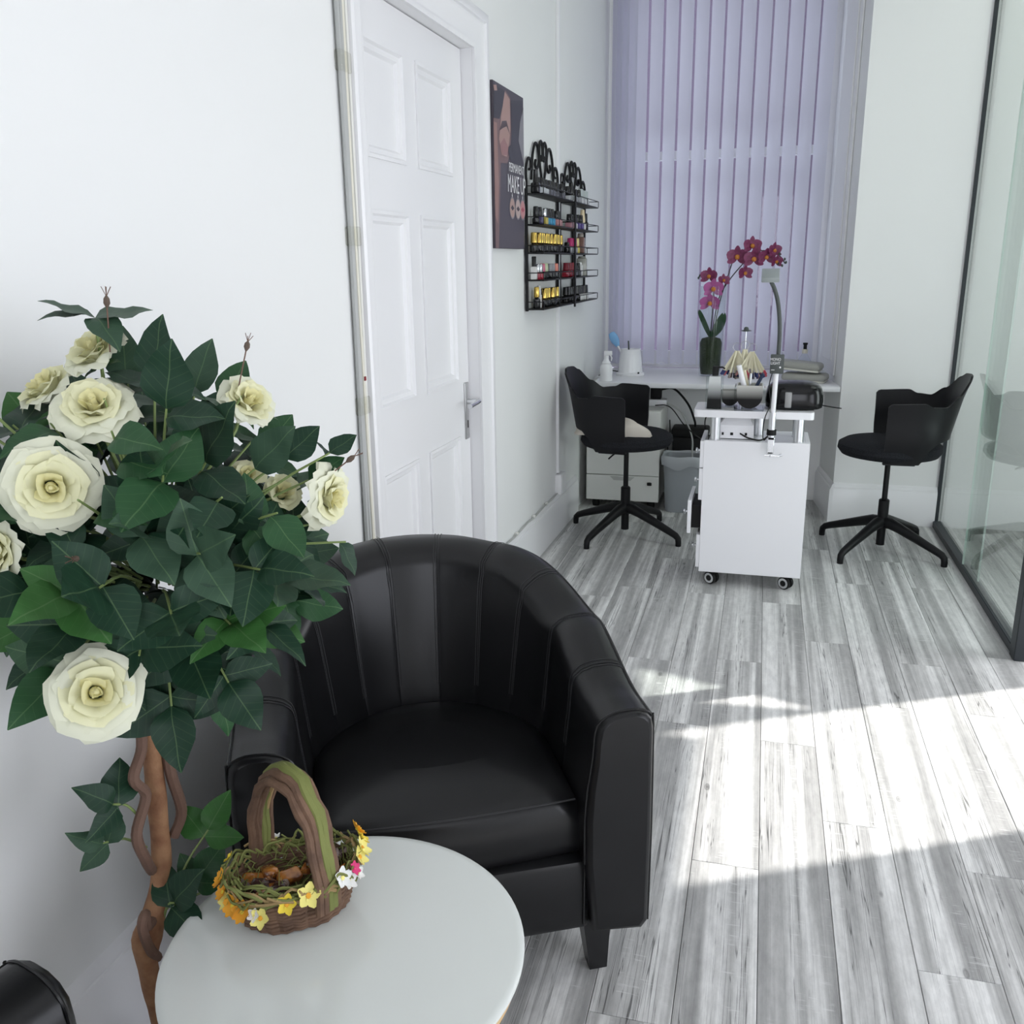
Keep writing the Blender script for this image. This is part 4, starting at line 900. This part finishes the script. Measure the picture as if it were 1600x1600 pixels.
def ombre_cup(label, loc, s_):
    r = thing('brush_cup', label, 'cup', loc); r.scale = (s_,) * 3
    def ush(r_): return [(-r_, .104)] + [(r_ * math.cos(R_(180 + 180 * k / 20)), .062 + r_ * math.sin(R_(180 + 180 * k / 20))) for k in range(21)] + [(r_, .104)]
    o_, i_ = ush(.052), ush(.047); XZ = Matrix(((1, 0, 0, 0), (0, 0, 1, 0), (0, 1, 0, 0), (0, 0, 0, 1)))
    b = MB(); b.prism(o_, -.050, -.046, XZ).prism(o_, .046, .050, XZ).prism(o_ + i_[::-1], -.046, .046, XZ); b.build('cup_bowl', ombC, r, True, 30)
    MB().box(-.060, .060, -.060, .060, 0, .008, .002, 1).build('acrylic_foot', M['acrylic'], r)
    for sx in (-1, 1): MB().box(sx * .058 - .003, sx * .058 + .003, -.058, .058, .009, .098, .001, 1).build('acrylic_wall', M['acrylic'], r)
    return r
ombre_cup('large ombre grey-black cup of files on the raised shelf', (-.040, 4.035, ZT), 1.05)
ombre_cup('small ombre cup between the dispenser and the large cup', (-.124, 4.106, ZT), .70)
for lab, pts, r_, m in (('white tube leaning in the large ombre cup', [(-.055, 4.03, .885), (-.092, 4.02, 1.01)], .011, M['white']), ('pale wooden file leaning in the large ombre cup', [(-.045, 4.045, .885), (-.070, 4.05, .985)], .009, cm('pale_file', (.72, .66, .48), .7)), ('navy blue marker leaning in the large ombre cup', [(-.030, 4.035, .885), (.012, 4.03, .975)], .0075, cm('navy_marker', (.01, .025, .07), .4)), ('clear brush standing in the large ombre cup', [(-.042, 4.03, .885), (-.040, 4.03, .975)], .006, M['steel'])):
    b = MB(); b.tube(pts, r_, 10); tag(b.build('nail_tool', m), lab, 'tool')
fd = thing('nail_swatch_stand', 'stand hung with rings of cream nail colour swatch sticks', 'display stand', (-.072, 4.182, ZT))
MB().lathe([(.001, 0), (.028, 0), (.027, .004), (.004, .008), (.0025, .33), (.001, .33)], 18).build('pole', M['chrome'], fd)
MB().lathe([(.001, .322), (.026, .326), (.011, .331), (.010, .338), (.006, .343), (.001, .344)], 20).build('finial', M['greydk'], fd)
random.seed(11)
stick = MB().box(-.0032, .0032, -.001, .001, -.088, 0, 0).mesh('swatch_stick', cm('cream_stick', (.70, .66, .48), .5)); tips = []
for c in ((.02, .02, .04), (.05, .045, .05), (.12, .09, .09), (.45, .06, .09), (.02, .03, .12), (.35, .16, .15), (.25, .22, .20)):
    tips.append(MB().box(-.0046, .0046, -.0016, .0016, -.104, -.084, .001, 1).mesh('painted_tip', cm('tip_%d' % len(tips), c, .25)))
for (cx, cz), n, base in (((-.034, .255), 22, 0), ((.030, .252), 24, 3), ((.0, .262), 10, 2)):
    ring = MB().tube([(cx + .019 * math.cos(a * .3307), -.004, cz + .019 * math.sin(a * .3307)) for a in range(20)], .0012, 5).build('ring', M['steel'], fd)
    for k in range(n):
        a = R_(-34 + 68 * k / (n - 1)) * .95; yy = random.uniform(-.02, .016)
        o = link('swatch_stick', stick, ring, (cx + .012 * math.sin(a), yy * .4 - .004, cz - .017), (random.uniform(-.15, .15), -a * (1 if cx else .5), random.uniform(-.5, .5)), (1.1, 1, random.uniform(1.10, 1.24)))
        link('painted_tip', random.choice(tips[base // 2:]), o)
uv = thing('nail_curing_lamp', 'glossy black dome-shaped nail curing lamp on the raised shelf', 'nail lamp', (.148, 4.115, ZT))
rows = []
for k, (f, z) in enumerate(((.90, .004), (.98, .010), (1.0, .035), (.985, .065), (.93, .090), (.80, .106), (.55, .115), (.2, .118))):
    rr = []
    for j in range(48):
        a = 2 * math.pi * j / 48; ca, sa = math.cos(a), math.sin(a); p = 3.6
        d = (abs(ca) ** p + abs(sa) ** p) ** (-1 / p); rr.append((.122 * f * d * ca, .095 * f * d * sa, z))
    rows.append(rr)
b = MB(); b.grid(rows, closed=True); b.add(rows[-1], [tuple(range(48))]); b.add(rows[0], [tuple(range(48))]); bd = b.build('lamp_shell', M['black'], uv, True, 60)
MB().box(-.040, -.012, -.0985, -.090, .012, .080, .004, 2).build('silver_inlay', cm('grey_inlay', (.30, .30, .30), .3), uv)
MB().tube(spline([(.11, .02, .012), (.15, .0, .008), (.20, -.01, .003)], 5), .0025, 6).build('cable', M['cable'], uv)
dc = thing('dust_collector', 'white nail drill box under the raised shelf', 'nail drill', (-.088, 4.12, .6805)); dc.scale = (1.05, 1.0, 1.2)
b = MB(); b.add([(-.075, -.07, .002), (.072, -.07, .002), (.072, .07, .002), (-.075, .07, .002), (-.072, -.06, .05), (.07, -.06, .05), (.07, .06, .05), (-.072, .06, .05), (-.045, -.035, .082), (.048, -.035, .082), (.048, .04, .082), (-.045, .04, .082)], [(0, 1, 2, 3), (8, 9, 10, 11)] + [(i, (i + 1) % 4, 4 + (i + 1) % 4, 4 + i) for i in range(4)] + [(4 + i, 4 + (i + 1) % 4, 8 + (i + 1) % 4, 8 + i) for i in range(4)])
b.build('casing', M['white'], dc, False); MB().box(-.072, .070, -.067, .067, 0, .006).build('base', M['greydk'], dc)
for xx, w_ in ((-.06, .008), (-.025, .012), (.035, .009)): MB().box(xx, xx + w_, -.071, -.066, .014, .024, .001, 1).build('port', M['blackmatt'], dc)
MB().tube(spline([(.015, -.072, .022), (.05, -.085, .008), (.10, -.10, .004), (.13, -.09, .02), (.138, -.08, .04)], 6), .003, 6).build('cable', M['cable'], dc)

# ================================================================== on the window worktop
ZW = .7655
sb_ = thing('spray_bottle', 'white trigger spray bottle at the left end of the worktop', 'bottle', (-.885, 5.31, ZW))
MB().lathe([(.001, 0), (.037, 0), (.038, .01), (.036, .03), (.038, .055), (.036, .085), (.025, .10), (.027, .108), (.018, .118), (.013, .135), (.001, .135)], 20).build('bottle_body', M['white'], sb_)
b = MB(); b.lathe([(.001, .133), (.015, .133), (.015, .150), (.001, .150)], 14); b.box(-.014, .034, -.011, .011, .150, .176, .004, 2); b.tube([(.022, 0, .152), (.032, 0, .135), (.028, 0, .118)], .004, 7); b.build('trigger_head', M['white'], sb_)
wp = thing('wax_pot', 'white tapered wax heater pot on the worktop', 'pot', (-.785, 5.62, ZW))
MB().lathe([(.001, 0), (.088, 0), (.088, .012), (.075, .02), (.068, .10), (.061, .155), (.063, .160), (.055, .160), (.052, .12), (.001, .115)], 32).build('pot_body', M['white'], wp)
MB().box(.055, .066, -.075, -.068, .015, .026, .002, 1).build('dial', M['blackmatt'], wp)
MB().tube(spline([(-.07, .0, .02), (-.13, -.06, .03), (-.17, -.16, .012)], 6), .003, 6).build('cable', M['cable'], wp)
br = thing('blue_brush', 'blue paddle brush standing in the white wax pot', 'brush', (-.835, 5.62, .885)); T = Matrix.Rotation(R_(-28), 4, 'Y')
b = MB(); b.lathe([(.001, .06), (.012, .065), (.026, .10), (.027, .13), (.018, .155), (.001, .16)], 16, T=T, sy=.4); b.build('brush_head', M['blue'], br); MB().tube([T @ Vector((0, 0, .0)), T @ Vector((0, 0, .066))], .006, 8).build('handle', M['white'], br)
b = MB(); b.tube([(-.795, 5.62, .885), (-.80, 5.62, .975)], .005, 8); tag(b.build('metal_spatula', M['greydk']), 'dark metal spatula standing in the white wax pot', 'spatula')
orc = thing('orchid', 'purple orchid with two sprays in a clear glass vase', 'orchid', (-.302, 5.65, ZW)); OB = Vector((-.302, 5.65, ZW))
MB().lathe([(.001, .001), (.060, .001), (.066, .004), (.072, .20), (.080, .535), (.0765, .535), (.0685, .20), (.060, .012), (.001, .010)], 36).build('glass_vase', M['vase'], orc)
MB().lathe([(.001, .012), (.054, .013), (.062, .06), (.066, .20), (.055, .225), (.02, .235), (.001, .235)], 28).build('moss_filling', M['moss'], orc)
st1 = [(-.299, 5.65, 1.0), (-.271, 5.65, 1.214), (-.216, 5.645, 1.325), (-.14, 5.64, 1.423), (-.078, 5.635, 1.487), (-.01, 5.63, 1.497), (.067, 5.63, 1.467), (.102, 5.63, 1.423)]
st2 = [(-.307, 5.65, 1.0), (-.300, 5.64, 1.176), (-.302, 5.63, 1.306), (-.33, 5.62, 1.375), (-.378, 5.62, 1.37)]
st3 = [(-.29, 5.65, 1.0), (-.262, 5.65, 1.20), (-.225, 5.65, 1.34), (-.195, 5.65, 1.45)]
for s_ in (st1, st2, st3): MB().tube(spline([Vector(p) - OB for p in s_], 5), .0034, 6).build('stem', cm('orchid_stem', (.035, .03, .03), .5), orc)
def petal2(m, L, W):
    rows = []
    for i in range(6):
        t = i / 5; wv = W / 2 * math.sin(math.pi * (.06 + .9 * t)) ** .7
        rows.append([(t * L, u * wv, .12 * L * t * t - .1 * wv * u * u) for u in (-1, -.4, .4, 1)])
    return MB().grid(rows).mesh('petal', M[m], True, 80)
OP = {'orchid': (petal2('orchid', .045, .026), petal2('orchid', .045, .046)), 'orchidp': (petal2('orchidp', .045, .026), petal2('orchidp', .045, .046))}
LIP = MB().lathe([(.001, 0), (.007, .002), (.010, .012), (.004, .018), (.001, .018)], 8).mesh('flower_lip', M['lip'])
for (x, y, z), m, n, s_ in (((-.172, 5.62, 1.463), 'orchid', (.1, -1, .1), 1.15), ((-.091, 5.62, 1.523), 'orchid', (.3, -1, .2), 1.0), ((-.076, 5.60, 1.451), 'orchid', (.1, -1, .0), 1.1), ((-.008, 5.60, 1.461), 'orchid', (.3, -1, -.1), .95), ((.033, 5.61, 1.496), 'orchid', (.6, -.8, .1), .85), ((.048, 5.61, 1.436), 'orchid', (.6, -.8, -.2), .75), ((-.125, 5.62, 1.372), 'orchid', (.5, -.9, 0), .85),
                           ((-.325, 5.60, 1.355), 'orchid', (-.2, -1, .1), .95), ((-.300, 5.585, 1.285), 'orchidp', (.2, -1, -.1), 1.1), ((-.315, 5.59, 1.205), 'orchidp', (0, -1, -.3), 1.1), ((-.245, 5.62, 1.33), 'orchid', (.5, -.9, .3), .7)):
    f = link('flower', LIP, orc, Vector((x, y, z)) - OB, Vector(n).to_track_quat('Z', 'Y').to_euler(), (s_ * 1.3,) * 3)
    for a, w_ in ((90, 0), (210, 0), (330, 0), (20, 1), (160, 1)): link('petal', OP[m][w_], f, (0, 0, .001 if w_ else 0), (0, R_(-12), R_(a)))
for p in ((-.361, 5.61, 1.382), (-.382, 5.61, 1.36), (-.389, 5.61, 1.348), (-.366, 5.61, 1.337), (.067, 5.61, 1.478), (.063, 5.6, 1.424), (.097, 5.61, 1.449), (.105, 5.61, 1.431), (.085, 5.61, 1.413)):
    MB().lathe([(.001, -.009), (.006, -.002), (.005, .004), (.001, .009)], 8, T=Matrix.Translation(Vector(p) - OB)).build('bud', cm('orchid_bud', (.05, .07, .05), .5), orc)
def strap_leaf(pts, wd):
    P = spline(pts, 5); rows = []
    for i, p in enumerate(P):
        t = i / (len(P) - 1); wv = wd / 2 * (math.sin(math.pi * (.12 + .86 * t)) ** .6) + .001; rows.append([Vector(p) - OB + Vector((u * wv * .8, u * wv * .5, .012 * abs(u))) for u in (-1, -.5, 0, .5, 1)])
    return MB().grid(rows)
strap_leaf([(-.306, 5.65, .985), (-.335, 5.63, 1.05), (-.365, 5.60, 1.12), (-.378, 5.58, 1.155)], .038).build('leaf', M['oleaf'], orc, True, 80)
strap_leaf([(-.298, 5.65, .985), (-.268, 5.63, 1.03), (-.245, 5.61, 1.09), (-.232, 5.60, 1.135)], .075).build('leaf', M['oleaf'], orc, True, 80)
pf = thing('oil_bottle', 'small clear glass oil bottle with black pump by the reveal', 'bottle', (.255, 5.84, ZW))
MB().lathe([(.001, 0), (.040, 0), (.041, .06), (.037, .085), (.020, .115), (.014, .125), (.001, .125)], 22).build('bottle_body', M['vase'], pf)
MB().lathe([(.001, .004), (.036, .004), (.036, .03), (.001, .032)], 20).build('oil', cm('dark_oil', (.05, .05, .055), .2), pf)
MB().lathe([(.001, .125), (.017, .125), (.017, .150), (.001, .150)], 14).build('collar', cm('cream_collar', (.75, .72, .6), .3), pf); MB().lathe([(.001, .150), (.010, .150), (.010, .175), (.014, .178), (.014, .188), (.001, .188)], 12).build('pump', M['blackmatt'], pf)
for k, (zz, dx, tilt) in enumerate(((0.0, .035, 0), (.066, 0, 4))):
    r = thing('hand_rest', ('lower grey vinyl hand rest pad on the worktop', 'upper grey vinyl hand rest pad stacked on another')[k], 'hand rest', (.215 + dx, 5.46, ZW + zz), (0, R_(tilt), R_(-14)), 'grey hand rests')
    MB().box(-.125, .125, -.07, .07, .006, .050, .022, 4).build('pad', M['pad'], r); MB().box(-.118, .118, -.064, .064, 0.0, .012, .004, 1).build('base_board', cm('cream_board', (.70, .69, .62), .4), r)
# ================================================================== under the worktop
pd = thing('drawer_pedestal', 'off-white drawer pedestal with a lock under the worktop', 'drawer unit', (0, 0, 0))
x0, x1, y0, y1 = -.985, -.548, 5.235, 5.66
MB().box(x0, x1, y0 + .02, y1, .05, .600, .002, 1).build('carcass', M['offwhite'], pd)
for za, zb in ((.052, .208), (.212, .382), (.386, .50), (.504, .598)):
    b = MB(); b.box(x0, x1, y0, y0 + .018, za, zb, .002, 1); d = b.build('drawer', M['offwhite'], pd)
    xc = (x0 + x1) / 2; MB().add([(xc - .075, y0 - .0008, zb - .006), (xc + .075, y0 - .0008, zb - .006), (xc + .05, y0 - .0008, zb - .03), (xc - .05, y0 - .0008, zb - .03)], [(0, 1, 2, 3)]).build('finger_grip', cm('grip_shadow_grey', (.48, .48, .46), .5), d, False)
    if za < .1:
        lk = MB().lathe([(.001, 0), (.011, 0), (.011, .006), (.001, .006)], 14, T=Matrix.Translation((x1 - .055, y0, .165)) @ Matrix.Rotation(R_(90), 4, 'X')).build('lock', M['steel'], d); MB().box(x1 - .068, x1 - .040, y0 - .012, y0 - .006, .155, .175, .003, 1).build('key', M['blackmatt'], d)
for cx in (x0 + .05, x1 - .05):
    for cy in (y0 + .06, y1 - .05): MB().lathe([(.001, 0), (.02, 0), (.024, .02), (.02, .05), (.001, .05)], 12, T=Matrix.Translation((cx, cy, 0))).build('castor', M['blackmatt'], pd)
bn = thing('waste_bin', 'grey plastic waste bin with a liner under the worktop', 'bin', (-.412, 5.30, 0))
rows = []
for f, z in ((.82, .001), (.84, .01), (1.0, .315), (1.06, .318), (1.06, .332), (1.02, .334), (.97, .332), (.80, .03)):
    rr = []
    for j in range(32):
        a = 2 * math.pi * j / 32; p = 5; ca, sa = math.cos(a), math.sin(a); d = (abs(ca) ** p + abs(sa) ** p) ** (-1 / p); rr.append((.115 * f * d * ca, .095 * f * d * sa, z))
    rows.append(rr)
b = MB(); b.grid(rows, closed=True); b.add(rows[0], [tuple(range(32))]); b.add(rows[-1], [tuple(range(32))]); b.build('bin_body', M['bin'], bn, True, 50)
rows = []
for f, z, wv in ((.95, .25, 0), (.985, .333, .0), (1.05, .343, .004), (1.10, .334, .006), (1.10, .30, .012), (1.07, .275, .018)):
    rr = []
    for j in range(48):
        a = 2 * math.pi * j / 48; p = 5; ca, sa = math.cos(a), math.sin(a); d = (abs(ca) ** p + abs(sa) ** p) ** (-1 / p) * (1 + wv * math.sin(7 * a)); rr.append((.115 * f * d * ca, .095 * f * d * sa, z + wv * .8 * math.sin(5 * a + 1)))
    rows.append(rr)
b = MB(); b.grid(rows, closed=True); b.build('bin_liner', M['liner'], bn, True, 80)
pc_ = thing('black_case', 'black box standing behind the waste bin', 'box', (-.395, 5.60, 0))
MB().box(-.105, .105, -.09, .085, 0, .40, .006, 2).build('case_body', M['blackmatt'], pc_); MB().box(-.115, .11, -.10, .085, .402, .455, .012, 2).build('case_lid', M['blackmatt'], pc_)
ex = thing('extension_socket', 'white extension socket on top of the drawer pedestal', 'socket', (-.60, 5.46, .6205))
MB().box(-.06, .065, -.03, .039, -.02, .022, .006, 2).build('socket_body', M['white'], ex); MB().box(-.03, .0, -.032, -.028, -.01, .01, .001, 1).build('socket_face', M['white'], ex)
ad_ = thing('power_adapter', 'black power adapter standing on the white extension socket', 'adapter', (-.60, 5.465, .643))
MB().box(-.035, .03, -.028, .028, 0, .085, .006, 2).build('adapter_body', M['blackmatt'], ad_); MB().box(-.02, .02, -.015, .015, .085, .092, .002, 1).build('plug_top', M['blackmatt'], ad_)
for lab, pts, r_, m in (('thick black cable looping from the adapter', [(-.58, 5.46, .70), (-.50, 5.50, .70), (-.42, 5.58, .60), (-.375, 5.57, .50), (-.37, 5.58, .46)], .007, 'cable'),
                        ('grey cable drooping from the extension socket into the bin', [(-.535, 5.46, .62), (-.45, 5.48, .56), (-.38, 5.44, .43), (-.365, 5.34, .345), (-.36, 5.31, .27)], .005, 'cableg'),
                        ('thin black cable sagging between pedestal and table', [(-.60, 5.40, .612), (-.535, 5.40, .614), (-.49, 5.40, .585), (-.42, 5.38, .50), (-.33, 5.20, .47), (-.26, 4.9, .50), (-.235, 4.6, .57), (-.20, 4.30, .69)], .0035, 'cable'),
                        ('short black cable hanging under the raised shelf', [(-.215, 4.25, .78), (-.24, 4.3, .72), (-.235, 4.32, .66), (-.20, 4.30, .64), (-.16, 4.295, .685)], .003, 'cable'),
                        ('black cable running down beside the black box', [(-.525, 5.56, .50), (-.518, 5.53, .40), (-.53, 5.54, .33), (-.525, 5.56, .22), (-.53, 5.58, .004)], .004, 'cable')):
    b = MB(); b.tube(spline(pts, 6), r_, 7); tag(b.build('power_cable', M[m]), lab, 'cable')
